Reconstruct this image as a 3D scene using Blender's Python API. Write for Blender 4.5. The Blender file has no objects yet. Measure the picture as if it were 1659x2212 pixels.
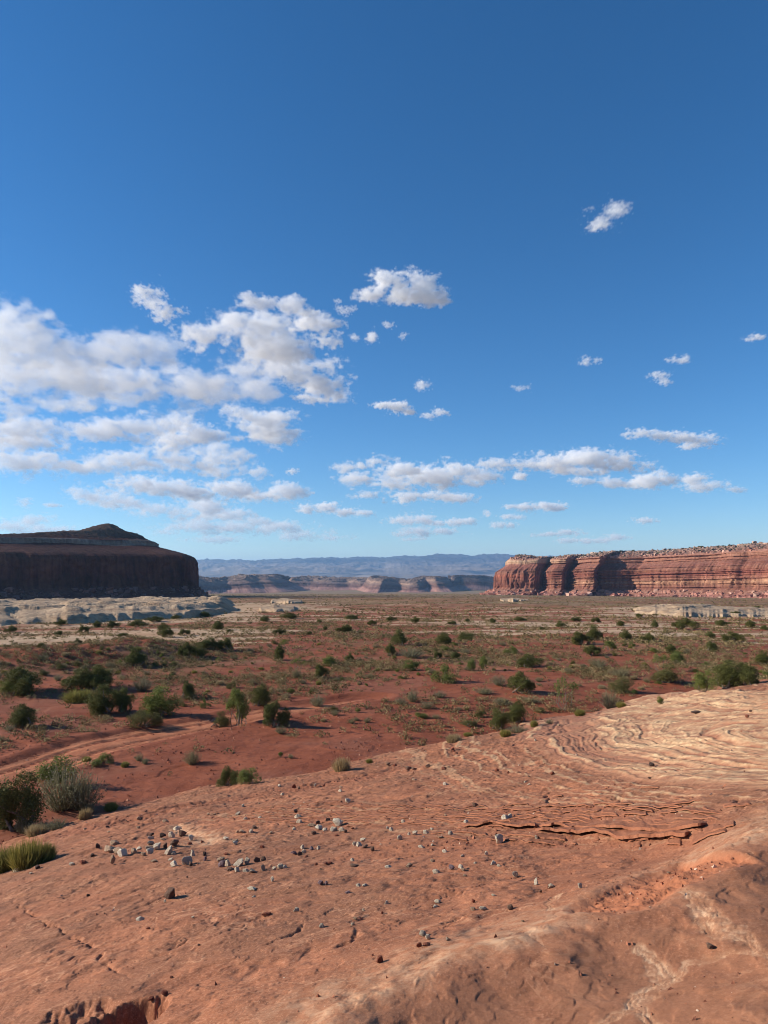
import bpy, math, random, colorsys
import numpy as np
R = math.radians
SC = bpy.context.scene
COL = SC.collection
# ---------------------------------------------------------------- camera, sky, sun
PITCH = math.atan(62/710.0)
cam_d = bpy.data.cameras.new('camera'); cam = bpy.data.objects.new('camera', cam_d); COL.objects.link(cam)
cam_d.sensor_fit = 'VERTICAL'; cam_d.sensor_height = 36.0; cam_d.lens = 36.0*710/1024
cam_d.clip_start = 0.1; cam_d.clip_end = 200000
cam.location = (0, 0, 0); cam.rotation_euler = (math.pi/2+PITCH, 0, 0)
SC.camera = cam
SUN_EL, SUN_A = 24.0, 5.0            # elevation; degrees the sun stands ahead of due left
sdir = np.array([-math.cos(R(SUN_A))*math.cos(R(SUN_EL)), math.sin(R(SUN_A))*math.cos(R(SUN_EL)), math.sin(R(SUN_EL))])
w = bpy.data.worlds.new('World'); SC.world = w; w.use_nodes = True
nt = w.node_tree
sky = nt.nodes.new('ShaderNodeTexSky'); sky.sky_type = 'NISHITA'; sky.sun_disc = False
sky.sun_elevation = R(SUN_EL); sky.sun_rotation = math.atan2(sdir[0], sdir[1])
sky.altitude = 1500; sky.air_density = 1.0; sky.dust_density = 0.0; sky.ozone_density = 4.0
bg = nt.nodes['Background']; bg.inputs['Strength'].default_value = 0.092
hs = nt.nodes.new('ShaderNodeHueSaturation'); hs.inputs['Saturation'].default_value = 1.22; hs.inputs['Value'].default_value = 1.14
nt.links.new(sky.outputs[0], hs.inputs['Color']); nt.links.new(hs.outputs[0], bg.inputs['Color'])
sl = bpy.data.lights.new('sun', 'SUN'); so = bpy.data.objects.new('sun', sl); COL.objects.link(so)
sl.energy = 5.0; sl.angle = R(0.5); sl.color = (1.0, 0.91, 0.78)
so.rotation_euler = (R(90-SUN_EL), 0, math.atan2(sdir[1], sdir[0])+math.pi/2)
SC.view_settings.view_transform = 'Standard'; SC.view_settings.look = 'None'
SC.view_settings.exposure = 0.5; SC.view_settings.gamma = 1.0
SC.cycles.volume_bounces = 48; SC.cycles.max_bounces = 48
SC.cycles.diffuse_bounces = 3; SC.cycles.filter_width = 0.95
# ---------------------------------------------------------------- helpers
from collections import defaultdict
F32 = np.float32
_rs = np.random.RandomState(7)
_P = _rs.permutation(256); _P = np.concatenate([_P, _P, _P]).astype(np.int32)
_ga = np.arange(32)/32*2*np.pi
_G = np.stack([np.cos(_ga), np.sin(_ga)], 1).astype(F32)

def pn(x, y, seed=0):
    """2-D gradient noise, about -0.7 .. 0.7"""
    x = np.asarray(x, np.float64) + seed*17.31; y = np.asarray(y, np.float64) - seed*9.77
    xf = np.floor(x); yf = np.floor(y)
    xi = (xf.astype(np.int64) & 255).astype(np.int32); yi = (yf.astype(np.int64) & 255).astype(np.int32)
    fx = (x-xf).astype(F32); fy = (y-yf).astype(F32)
    u = fx*fx*fx*(fx*(fx*6-15)+10); v = fy*fy*fy*(fy*(fy*6-15)+10)
    def g(ix, iy, dx, dy):
        h = _P[_P[ix]+iy] & 31
        q = _G[h]
        return q[..., 0]*dx + q[..., 1]*dy
    ix1 = (xi+1) & 255; iy1 = (yi+1) & 255
    a = g(xi, yi, fx, fy); b = g(ix1, yi, fx-1, fy); c = g(xi, iy1, fx, fy-1); d = g(ix1, iy1, fx-1, fy-1)
    return (a+u*(b-a)) + v*((c+u*(d-c)) - (a+u*(b-a)))
def fbm(x, y, o=4, seed=0, gain=.5, lac=2.03):
    s = 0; a = 1.
    for i in range(o):
        s = s + a*pn(x, y, seed+i*3); a *= gain; x = x*lac; y = y*lac
    return s
def ridged(x, y, o=4, seed=0, gain=.5):
    s = 0; a = 1.
    for i in range(o):
        s = s + a*(1-2*np.abs(pn(x, y, seed+i*3))); a *= gain; x = x*2.03; y = y*2.03
    return s
def sstep(a, b, x):
    t = np.clip((x-a)/(b-a), 0, 1); return t*t*(3-2*t)
def terrace(x, k=.7):
    """staircase of unit steps; k = share of each step that is tread"""
    f = np.floor(x); r = x-f
    return f + sstep(k, 1., r)
def pl_dist(x, y, pts):
    """distance to a polyline, parameter 0..1 along it and side (+ = left of travel)"""
    best = np.full(np.shape(x), 1e9); tt = np.zeros(np.shape(x)); sd = np.zeros(np.shape(x))
    pts = np.asarray(pts, float); n = len(pts)-1
    for i in range(n):
        a = pts[i]; d = pts[i+1]-a; L2 = d@d
        t = np.clip(((x-a[0])*d[0]+(y-a[1])*d[1])/L2, 0, 1)
        ex = x-a[0]-t*d[0]; ey = y-a[1]-t*d[1]; q = np.hypot(ex, ey)
        m = q < best
        best = np.where(m, q, best); tt = np.where(m, (i+t)/n, tt); sd = np.where(m, np.sign(d[0]*ey-d[1]*ex), sd)
    return best, tt, sd

def ray(u, v):
    """direction through the point (u, v) of the photograph measured on a 1659 x 2212 frame"""
    px, py = u*768/1659., v*1024/2212.
    dx, dz = (px-384)/710., (512-py)/710.
    c, s = math.cos(PITCH), math.sin(PITCH)
    return np.array([dx, c-s*dz, s+c*dz])
def at_d(u, v, d):
    r = ray(u, v); return r*(d/math.hypot(r[0], r[1]))

def tag(o, label=None, cat=None, group=None, kind=None):
    if label: o['label'] = label
    if cat: o['category'] = cat
    if group: o['group'] = group
    if kind: o['kind'] = kind
    return o
def link(name, data, parent=None):
    o = bpy.data.objects.new(name, data); COL.objects.link(o)
    if parent: o.parent = parent
    return o
def raw_mesh(name, V, faces, nper, mats=(), attrs=None, smooth=True, mat_idx=None):
    """V (n,3); faces flat int array of nper-gons"""
    me = bpy.data.meshes.new(name)
    V = np.ascontiguousarray(V, F32); faces = np.ascontiguousarray(faces, np.int32).ravel()
    nf = len(faces)//nper
    me.vertices.add(len(V)); me.vertices.foreach_set('co', V.ravel())
    me.loops.add(len(faces)); me.loops.foreach_set('vertex_index', faces)
    me.polygons.add(nf); me.polygons.foreach_set('loop_start', np.arange(0, nf*nper, nper, dtype=np.int32))
    if smooth: me.polygons.foreach_set('use_smooth', np.ones(nf, bool))
    for m in mats: me.materials.append(m)
    if mat_idx is not None: me.polygons.foreach_set('material_index', np.ascontiguousarray(mat_idx, np.int32))
    for k, a in (attrs or {}).items():
        a = np.ascontiguousarray(a, F32)
        if a.ndim == 2:
            at = me.attributes.new(k, 'FLOAT_COLOR', 'POINT')
            if a.shape[1] == 3: a = np.concatenate([a, np.ones((len(a), 1), F32)], 1)
            at.data.foreach_set('color', np.ascontiguousarray(a).ravel())
        else:
            at = me.attributes.new(k, 'FLOAT', 'POINT'); at.data.foreach_set('value', a)
    me.update(calc_edges=True); 
    if not smooth: me.shade_flat()
    return me
def grid_faces(nr, nc, wrap=False):
    r = np.arange(nr-1)[:, None]; c = np.arange(nc if wrap else nc-1)[None, :]
    c1 = (c+1) % nc
    a = r*nc+c; b = r*nc+c1; d = (r+1)*nc+c1; e = (r+1)*nc+c
    return np.stack([a+0*b, b, d, e], -1).reshape(-1)
def grid_mesh(name, X, Y, Z, mats, attrs=None, wrap=False, smooth=True, flip=False):
    V = np.stack([X.ravel(), Y.ravel(), Z.ravel()], 1)
    f = grid_faces(X.shape[0], X.shape[1], wrap)
    if flip: f = f.reshape(-1, 4)[:, ::-1].ravel()
    at = {k: (a.reshape(-1, a.shape[-1]) if a.ndim == 3 else a.ravel()) for k, a in (attrs or {}).items()}
    return raw_mesh(name, V, f, 4, mats, at, smooth)

# ---- material helpers
class MT:
    def __init__(s, name):
        s.m = bpy.data.materials.new(name); s.m.use_nodes = True; s.nt = s.m.node_tree
        s.b = s.nt.nodes['Principled BSDF']; s.b.inputs['Roughness'].default_value = .9
        s.b.inputs['Specular IOR Level'].default_value = .15
        s.out = s.nt.nodes['Material Output']
    def n(s, t, **kw):
        x = s.nt.nodes.new(t)
        for k, v in kw.items(): setattr(x, k, v)
        return x
    def l(s, a, b): s.nt.links.new(a, b)
    def put(s, sock, v):
        if hasattr(v, 'is_output') or isinstance(v, bpy.types.NodeSocket): s.l(v, sock)
        else:
            if isinstance(v, (tuple, list)) and len(v) == 3 and len(sock.default_value) == 4: v = (*v, 1)
            sock.default_value = v
    def attr(s, name):
        return s.n('ShaderNodeAttribute', attribute_name=name)
    def pos(s, scale=(1, 1, 1), obj=True):
        tc = s.n('ShaderNodeTexCoord'); mp = s.n('ShaderNodeMapping')
        s.l(tc.outputs['Object'], mp.inputs['Vector']); mp.inputs['Scale'].default_value = scale
        return mp.outputs[0]
    def noise(s, vec, scale, detail=4, rough=.55, dist=0.):
        x = s.n('ShaderNodeTexNoise'); s.l(vec, x.inputs['Vector']); x.inputs['Scale'].default_value = scale
        x.inputs['Detail'].default_value = detail; x.inputs['Roughness'].default_value = rough
        x.inputs['Distortion'].default_value = dist
        return x.outputs[0]
    def mr(s, v, a, b, c=0., d=1.):
        x = s.n('ShaderNodeMapRange'); x.interpolation_type = 'SMOOTHSTEP'
        s.put(x.inputs[0], v)
        for i, q in enumerate((a, b, c, d)): x.inputs[i+1].default_value = q
        return x.outputs[0]
    def ma(s, op, a, b=0.):
        x = s.n('ShaderNodeMath', operation=op); s.put(x.inputs[0], a); s.put(x.inputs[1], b); return x.outputs[0]
    def mix(s, f, a, b, mode='MIX'):
        x = s.n('ShaderNodeMix', data_type='RGBA', blend_type=mode)
        s.put(x.inputs[0], f); s.put(x.inputs[6], a); s.put(x.inputs[7], b); return x.outputs[2]
    def bump(s, h, dist, strength=1., prev=None):
        x = s.n('ShaderNodeBump'); x.inputs['Distance'].default_value = dist; x.inputs['Strength'].default_value = strength
        s.l(h, x.inputs['Height'])
        if prev is not None: s.l(prev, x.inputs['Normal'])
        return x.outputs[0]
    def fin(s, col, normal=None):
        s.put(s.b.inputs['Base Color'], col)
        if normal is not None: s.l(normal, s.b.inputs['Normal'])
        return s.m
# ---------------------------------------------------------------- the lie of the land
SOIL0 = -9.2
def soil_base(d):
    z = SOIL0 - .025*(np.clip(d, 100, 3600)-100)
    return z - .004*(np.clip(d, 3600, 14000)-3600) - .0005*np.maximum(d-14000, 0)
def solve(u, v, zfun, lo=2., hi=3000.):
    """first hit of the view ray with the surface zfun(x, y)"""
    r = ray(u, v); h = math.hypot(r[0], r[1]); r = r/h
    for it in range(3):
        n = 260 if it == 0 else 24
        d = np.geomspace(lo, hi, n) if it == 0 else np.linspace(lo, hi, n)
        f = d*r[2] - zfun(d*r[0], d*r[1])
        k = int(np.argmax(f < 0))
        if f[k] >= 0: return r*d[-1]
        if k == 0: return r*d[0]
        lo, hi = d[k-1], d[k]
    t = f[k-1]/(f[k-1]-f[k]+1e-12)
    return r*(d[k-1]+t*(d[k]-d[k-1]))
def flat(u, v):
    return solve(u, v, lambda x, y: soil_base(np.hypot(x, y)))

TRACK = [flat(*p)[:2] for p in ((-260, 1745), (-100, 1702), (0, 1673), (90, 1648), (180, 1618), (260, 1598), (340, 1580), (430, 1563), (520, 1546), (620, 1530), (700, 1518), (790, 1505))]
BANK = [flat(*p)[:2] for p in ((-60, 1440), (60, 1438), (130, 1432), (230, 1424), (290, 1412))]
def soil_z(x, y, full=True):
    x = np.asarray(x, float); y = np.asarray(y, float)
    d = np.hypot(x, y)
    z = soil_base(d)
    near = 1-sstep(150, 500, d)
    z = z + near*(.42*fbm(x/26, y/26, 3, 3) + .045*fbm(x/3.2, y/3.2, 3, 11))
    z = z + sstep(120, 400, d)*(1-sstep(2500, 5000, d))*(2.2*fbm(x/90, y/70, 4, 21))
    z = z + sstep(2500, 6000, d)*6*fbm(x/900, y/900, 3, 31)
    # small wash banks and low ledges on the red flat
    w = fbm(x/16+.6*fbm(x/6, y/6, 2, 41), y/9, 3, 43)
    z = z + near*.045*terrace(w*2.2, .90)*sstep(26, 40, d)
    q, t, s = pl_dist(x, y, BANK)
    z = z + 1.7*np.exp(-(q/6.)**2)*(1+.2*fbm(x/2, y/2, 3, 5))
    q, t, s = pl_dist(x, y, TRACK)
    z = z - .16*(1-sstep(1.3, 2.3, q)) + .07*np.exp(-((q-2.5)/.45)**2) - .06*np.exp(-((q-.8)/.22)**2)
    if full:
        z = z + near*(.022*fbm(x/.55, y/.55, 3, 51) + .03*np.maximum(fbm(x/1.1, y/.9, 3, 57)-.12, 0))
    return z

# -- the slickrock shoulder the camera stands on: a cone whose slope varies with azimuth, then its features
_con = [(-200, 1905), (0, 1822), (130, 1778), (250, 1742), (470, 1697), (720, 1657), (960, 1603), (1180, 1560), (1340, 1522), (1430, 1500)]
_az = []; _sl = []
for _u, _v in _con:
    _r = ray(_u, _v); _d = math.hypot(*flat(_u, _v)[:2]); _az.append(math.degrees(math.atan2(_r[0], _r[1]))); _sl.append((-SOIL0-1.8)/_d)
_az = [-180, -100, -60]+_az+[23.5, 26, 28.4, 34, 45, 70, 180]; _sl = [.16, .22, .27]+_sl+[.108, .092, .080, .074, .07, .08, .16]
def rock_slope(x, y):
    a = np.degrees(np.arctan2(x, y)); s = 0
    for k in (-3, -1.5, 0, 1.5, 3): s = s+np.interp(a+k, _az, _sl)
    return s/5
def cone(x, y):
    d = np.hypot(x, y); a = np.degrees(np.arctan2(x, y))
    z = -1.8 - rock_slope(x, y)*d
    dr = np.interp(a, [10, 19, 22, 25, 28, 35], [80, 60, 46, 41, 39, 37])      # the shoulder rolls over behind this
    return z - .012*np.maximum(d-dr, 0)**2
def onc(u, v): return solve(u, v, cone, 1.5, 90)
def ply(*p): return [onc(*q)[:2] for q in p]
CREST = ply((700, 2290), (740, 2225), (830, 2180), (980, 2108), (1130, 2073), (1210, 2033), (1380, 1988), (1430, 1948), (1480, 1913), (1540, 1873), (1659, 1823), (1850, 1770))
GULLY = ply((1325, 1985), (1400, 1945), (1450, 1915), (1500, 1890), (1548, 1870))
BANDS = [(ply((1200, 1945), (1207, 1985), (1195, 2040), (1175, 2062)), .045, .9),
         (ply((1440, 1950), (1475, 1962), (1500, 1990), (1560, 2004), (1610, 2022), (1700, 2050)), .075, 1.),
         (ply((1355, 2058), (1400, 2085), (1414, 2112), (1366, 2152), (1380, 2172), (1440, 2195), (1520, 2225)), .06, 1.),
         (ply((1414, 2110), (1480, 2075), (1560, 2060), (1700, 2040)), .035, .6),
         (ply((1366, 2155), (1310, 2180), (1230, 2205), (1150, 2230)), .04, .8),
         (ply((1205, 1990), (1120, 2010), (1010, 2035), (920, 2070), (840, 2075)), .03, .55),
         (ply((990, 1985), (900, 2020), (820, 2045)), .03, .4),
         (ply((1610, 2000), (1640, 2030), (1700, 2060)), .03, .7)]
LEDGE = ply((380, 1752), (450, 1746), (700, 1740), (900, 1740), (1100, 1737), (1250, 1744), (1400, 1766), (1500, 1788), (1600, 1800), (1760, 1806))
LEDGE2 = ply((900, 1785), (1080, 1778), (1250, 1785), (1450, 1800), (1700, 1815))
ORANGE = ply((388, 1776), (405, 1792), (440, 1800), (455, 1812))
STRIP = ply((-60, 1862), (100, 1815), (280, 1770), (420, 1740), (560, 1715), (700, 1692), (860, 1655), (980, 1625))
HUMP = flat(1466, 1512)[:2]
PIT = onc(262, 2196)[:2]; PIT2 = onc(178, 2180)[:2]
CRACKS = [ply((0, 1932), (60, 1962), (130, 2000), (185, 2035), (250, 2085), (300, 2110)), ply((565, 2050), (590, 2040), (640, 2010), (668, 1988)), ply((730, 2055), (765, 2030), (782, 2012)),
          ply((130, 2085), (175, 2060), (210, 2045)), ply((285, 1955), (330, 1935), (372, 1922)), ply((1170, 1707), (1185, 1722), (1200, 1740)), ply((1180, 1722), (1250, 1718), (1290, 1722), (1330, 1708), (1440, 1700)),
          ply((1330, 1722), (1350, 1740), (1352, 1762)), ply((1480, 1752), (1510, 1735), (1560, 1728)), ply((1580, 1758), (1600, 1740), (1595, 1762), (1612, 1775)),
          ply((960, 2005), (1000, 1985), (1030, 1975)), ply((350, 2055), (400, 2030), (405, 2025)), ply((1450, 1838), (1550, 1842), (1655, 1825))]
_TP = math.tan(PITCH)
def bearing_dip(x, y):
    """bearing and dip below the brow of the shoulder, the frame its beds are described in"""
    d = np.hypot(x, y); yy = np.maximum(y, .3)
    t = (rock_slope(x, y)+1.8/np.maximum(d, 1.))*d/yy
    t = np.where(y > 1, t, 9.)
    return 829.5+1534*(x/yy)*1.03, 1106+1534*(t*.9962+.087)/np.maximum(.9962-t*.087, .2)
def swirl(x, y, bu, bv):
    """nested beds: rings about a centre on the right of the shoulder"""
    bu = bu+40*fbm(x/3., y/7, 3, 61); bv = bv+9*fbm(x/3.5, y/6, 4, 67)
    du = np.minimum(bu-1900, 0)/800.; dv = bv-(1592+.05*(bu-1659))
    dv = np.where(dv < 0, dv/100., dv/128.)
    return np.where(y > 1, np.sqrt(np.abs(du)**3.2+np.abs(dv)**2), 3.)
def rock_z(x, y, attrs=False):
    x = np.asarray(x, float); y = np.asarray(y, float)
    d = np.hypot(x, y)
    z = cone(x, y)
    far = sstep(8, 30, d)
    # broad undulation
    z = z + (.08+.16*far)*fbm(x/6, y/6, 3, 71) + .035*fbm(x/1.8, y/1.8, 3, 75)*(1-.4*far)
    # crest ridge at lower right, steep on the near side
    qc, tc, sc = pl_dist(x+.10*fbm(x/.9, y/.9, 3, 81), y+.10*fbm(x/.9, y/.9, 3, 83), CREST)
    sdn = -qc*sc
    z = z + np.where(sdn > 0, .12*np.exp(-(sdn/.50)**2) - .10*sstep(.2, 1.5, sdn)*(1-sstep(2.2, 4.0, sdn)), .12*np.exp(-(sdn/.95)**2)) + .02*np.exp(-(qc/.12)**2)
    qg, tg, sg = pl_dist(x+.08*fbm(x/.5, y/.5, 3, 85), y+.08*fbm(x/.5, y/.5, 3, 86), GULLY)
    gul = (1-sstep(.14, .40, qg-.14*tg))*(1-sstep(.93, 1., tg))
    z = z - gul*(.07+.018*fbm(x/.10, y/.10, 3, 88))
    # bands
    band = .75*np.exp(-(qc/.16)**2)*(.6+.6*fbm(x/.5, y/.5, 2, 95)+.3) + .45*np.exp(-((sdn+.34)/.30)**2)
    wx = .16*fbm(x/.7, y/.7, 5, 91, .6); wy = .16*fbm(x/.7, y/.7, 5, 92, .6)
    for pts, wd, it in BANDS:
        q, t, s = pl_dist(x+wx, y+wy, pts)
        b = it*(1-sstep(wd*.75, wd*1.45, q))*(1-.4*sstep(.75, 1., t))*(.40+.60*sstep(-.05, .22, fbm(s*q*46+2.*wx, t*len(pts)*1.3+3*wy, 4, 96)))
        band = np.maximum(band, b); z = z - .006*b
    # ledges in the middle distance: thin beds broken back from the camera
    bu, bv = bearing_dip(x, y)
    led = 0
    wob = 7*fbm(x/2.6, y/5, 4, 101)
    for top, bot, am in ((np.interp(bu, [380, 450, 900, 1150, 1400, 1520, 1620, 1700], [1752, 1742, 1738, 1738, 1758, 1782, 1800, 1808]), np.interp(bu, [380, 700, 900, 1250, 1500, 1620], [1770, 1772, 1774, 1782, 1808, 1812]), np.interp(bu, [380, 470, 750, 1000, 1250, 1400, 1520, 1620], [0, .03, .05, .07, .12, .12, .06, 0])),
                         (np.interp(bu, [800, 1250, 1700], [1776, 1784, 1812]), np.interp(bu, [800, 1250, 1700], [1796, 1806, 1828]), np.interp(bu, [780, 950, 1350, 1480, 1540], [0, .03, .06, .04, 0]))):
        f = (bv+wob-top)/(bot-top)
        zz = np.clip(f, 0, 1)+.06*terrace(6*f+fbm(bu/60, bv/6, 3, 105), .7)/6*(f > 0)*(f < 1)
        z = z - am*zz*(1-sstep(1.2, 6.5, f))
        led = np.maximum(led, sstep(-.15, .1, f)*(1-sstep(.95, 1.25, f))*np.clip(am/.05, 0, 1))
    sandy = np.exp(-((bv-1800)/26)**2-((bu-1120)/260)**2)
    # orange broken bed and rubble strip on the left
    q, t, s = pl_dist(x+.2*fbm(x/.8, y/.8, 3, 111), y+.2*fbm(x/.8, y/.8, 3, 112), ORANGE)
    orange = np.exp(-(q/.34)**2); z = z - .05*orange*sstep(-.2, .2, -q*s+.1)
    q, t, s = pl_dist(x+.6*fbm(x/1.5, y/1.5, 3, 115), y+.8*fbm(x/1.5, y/1.5, 3, 116), STRIP)
    strip = np.exp(-(q/1.15)**4)*np.interp(t, [0, .1, .8, 1], [.5, 1, .8, .2])
    z = z - .10*strip + strip*.05*fbm(x/.35, y/.45, 4, 118)
    # striped beds
    sw = swirl(x, y, bu, bv)
    inside = (1-sstep(.90, 1.04, sw))
    beds = sw*34+1.1*fbm(x/1.6, y/3, 4, 121)
    n1d = fbm(beds/1.5, bu/420, 3, 123)
    outer = (1-sstep(1.2, 1.9, sw))*sstep(.98, 1.06, sw)*(d > 9)
    z = z + .018*outer*terrace(n1d*4+4, .75)/4*np.interp(d, [9, 30], [.7, 2.])
    z = z + inside*(.055*terrace(n1d*4+4, .7)/4*np.interp(d, [9, 30], [.7, 2.0]))
    # layered hump at the far right rim
    hq = np.hypot((x-HUMP[0])/4.6, (y-HUMP[1])/4.2)
    hb = 0.*(1-sstep(.45, 1.05, hq+.25*fbm(x/2.2, y/2.2, 3, 131))); z = z + (terrace(hb*3.6+.15*fbm(x/3, y/3, 2, 133), .62)/3.6)*(hb > .02)
    # pit and its broken rim
    wq = .11*fbm(x/.25, y/.25, 4, 141)
    pit = np.maximum(1-sstep(.20, .34, np.hypot((x-PIT[0])/1.0, (y-PIT[1])/1.25)+wq*.8), 0)
    pit2 = 1-sstep(.14, .26, np.hypot((x-PIT2[0])/1.3, (y-PIT2[1])/.9)+wq)
    z = z - .42*pit - .07*pit2*(1+.8*fbm(x/.16, y/.16, 3, 143))
    # joints and flakes
    crk = 0
    for c in CRACKS:
        q, t, s = pl_dist(x+.12*fbm(x/.35, y/.35, 4, 151), y+.12*fbm(x/.35, y/.35, 4, 152), c)
        w = np.interp(t, [0, .2, .8, 1], [0, 1, 1, 0])
        wd = .008+.0016*np.hypot(*np.mean(c, 0))
        z = z - w*(.008+.0022*d)*np.exp(-(q/wd)**2)*sstep(-.25, .1, fbm(x/.5, y/.5, 3, 155))
        crk = np.maximum(crk, w*np.exp(-(q/(wd*1.3))**2))
    nz = 1-.55*inside
    f1 = fbm((x+.4*y)/1.15+.4*fbm(x/.3, y/.3, 2, 161), (y-.25*x)/.6, 4, 163)
    nz = nz*(.6+.4*sstep(4.5, 9, d))
    z = z + nz*(.0095+.012*far)*terrace(f1*4.+.5, .82)
    f2 = fbm((x+.5*y)/.30, (y-.3*x)/.20, 4, 171)
    z = z + nz*.0070*terrace(f2*3.0, .78)*(.25+.75*sstep(-.1, .25, fbm(x/2.2, y/1.6, 3, 177)))*(1+far)
    z = z + .0022*fbm(x/.11, y/.09, 3, 181) + led*.022*fbm(x/.5, y/.10, 3, 183) + gul*.006*fbm(x/.06, y/.06, 2, 185)
    if not attrs: return z
    edge = terrace(f1*4.+.5, .80)-(f1*4.+.5)
    right = sstep(1150, 1420, bu+60*fbm(x/2, y/3, 3, 191))
    lay = n1d*(1.1-.5*right)+.30*fbm(bu/50, bv/6, 3, 193)+.20*fbm(x/5, y/5, 2, 195)+.75*right*fbm(bu/340, bv/4.2, 3, 194)
    stripe = inside*(sstep(.10, .34, lay)*(1-.25*right) + right*.50*sstep(-.45, .0, lay))
    stripe = stripe*(hb < .02)*np.interp(sw, [.3, .75, .92, 1.02], [1., 1., .7, .2])*(1-.5*sstep(.1, .5, fbm(x/3, y/4, 3, 199)))
    stripe = np.maximum(stripe, .85*led*sstep(.12, .3, fbm(bu/300, bv/3.4, 3, 196))*(1-sstep(1000, 1300, bu)*.6))
    outer = (1-sstep(1.25, 2.0, sw))*sstep(.98, 1.06, sw)*(d > 9)*(1-led)
    stripe = np.maximum(stripe, .55*outer*sstep(.18, .34, n1d+.25*fbm(bu/60, bv/8, 3, 189)))
    stripe = np.where(hb > .02, .8*sstep(.0, .2, fbm(z*7.5+.25*fbm(x/2, y/2, 2, 135), x*.12, 3, 137)), stripe)
    crest_varn = sstep(-.1, .5, sdn)*(1-sstep(3.5, 6, sdn))  # darker grey-brown varnish on the near side of the crest
    return z, dict(varn=crest_varn, band=np.clip(np.maximum(band, .95*orange), 0, 1), stripe=np.clip(stripe, 0, 1), crumb=np.clip(np.maximum(np.maximum(strip*.9, gul), np.maximum(led*.75, np.maximum(pit*.8, .8*sandy*sstep(-.3, .3, fbm(x/1.2, y/1.2, 3, 187))))), 0, 1), gul=np.clip(gul, 0, 1), inside=inside, flake=np.clip(edge+.5, 0, 1))
def top_z(x, y):
    return np.maximum(soil_z(x, y), rock_z(x, y))
_spots = {}
def prefetch(uv, lo=2.5, hi=2500.):
    """first hit of many view rays with the land, all at once"""
    uv = [q for q in dict.fromkeys((float(a), float(b)) for a, b in uv) if q not in _spots]
    if not uv: return
    Rr = np.array([ray(*q) for q in uv]); Rr /= np.hypot(Rr[:, 0], Rr[:, 1])[:, None]
    N = len(uv); L = np.full(N, lo); H = np.full(N, hi)
    for it in range(3):
        n = 150 if it == 0 else 14
        k = np.linspace(0, 1, n)[None]
        d = L[:, None]*(H/L)[:, None]**k
        f = d*Rr[:, 2:3]-top_z(d*Rr[:, :1], d*Rr[:, 1:2])
        j = np.argmax(f < 0, 1); j = np.where(f.min(1) >= 0, n-1, np.maximum(j, 1)); i = np.arange(N)
        L, H = d[i, j-1], d[i, j]; a, b = f[i, j-1], f[i, j]
    t = np.clip(a/(a-b+1e-12), 0, 1); D = L+(H-L)*t
    for q, r, dd in zip(uv, Rr, D): _spots[q] = r*dd
def spot(u, v):
    q = (float(u), float(v))
    if q not in _spots: prefetch([q])
    return _spots[q]
# ---------------------------------------------------------------- ground, slickrock, track
def az_grid(fine, step, coarse):
    a = np.arange(-fine, fine+step/2, step)
    b = np.arange(fine+coarse, 360-fine-coarse/2, coarse)
    return np.radians(np.concatenate([a, b]))
def ring(*segs):
    """distances, log spaced piecewise: (start, end, n)"""
    return np.concatenate([np.geomspace(a, b, n, endpoint=False) for a, b, n in segs])

def soil_material():
    t = MT('red_desert_soil'); p = t.pos()
    geo = t.attr('pale').outputs['Fac']; veg = t.attr('veg').outputs['Fac']; grit = t.attr('grit').outputs['Fac']
    n1 = t.noise(p, .35, 6, .6); n2 = t.noise(p, 3.2, 5, .6); n3 = t.noise(p, 14, 4, .65)
    red = t.mix(t.mr(n1, .35, .68), (.215, .058, .026), (.315, .096, .046))
    red = t.mix(t.mr(n2, .52, .75), red, (.145, .043, .024))
    red = t.mix(t.mr(n3, .58, .72), red, (.36, .155, .095))
    gr = t.mix(t.mr(n2, .4, .7), (.215, .076, .042), (.31, .125, .074))
    red = t.mix(t.ma('MULTIPLY', grit, .6), red, gr)
    pb = t.pos((.05, .16, 1)); n4 = t.noise(pb, 1., 6, .62)
    pale = t.mix(t.mr(n4, .35, .65), (.40, .235, .13), (.54, .375, .235))
    pale = t.mix(t.mr(n2, .5, .8), pale, (.33, .19, .11))
    col = t.mix(geo, red, pale)
    pv = t.pos((.05, .09, 1)); n5 = t.noise(pv, 1., 7, .7)
    vg = t.mix(t.mr(n5, .38, .66), (.150, .118, .058), (.33, .245, .130))
    col = t.mix(veg, col, vg)
    h = t.ma('ADD', t.ma('MULTIPLY', n2, .06), t.ma('MULTIPLY', n3, .035))
    return t.fin(col, t.bump(h, 1.0, .7))

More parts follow.
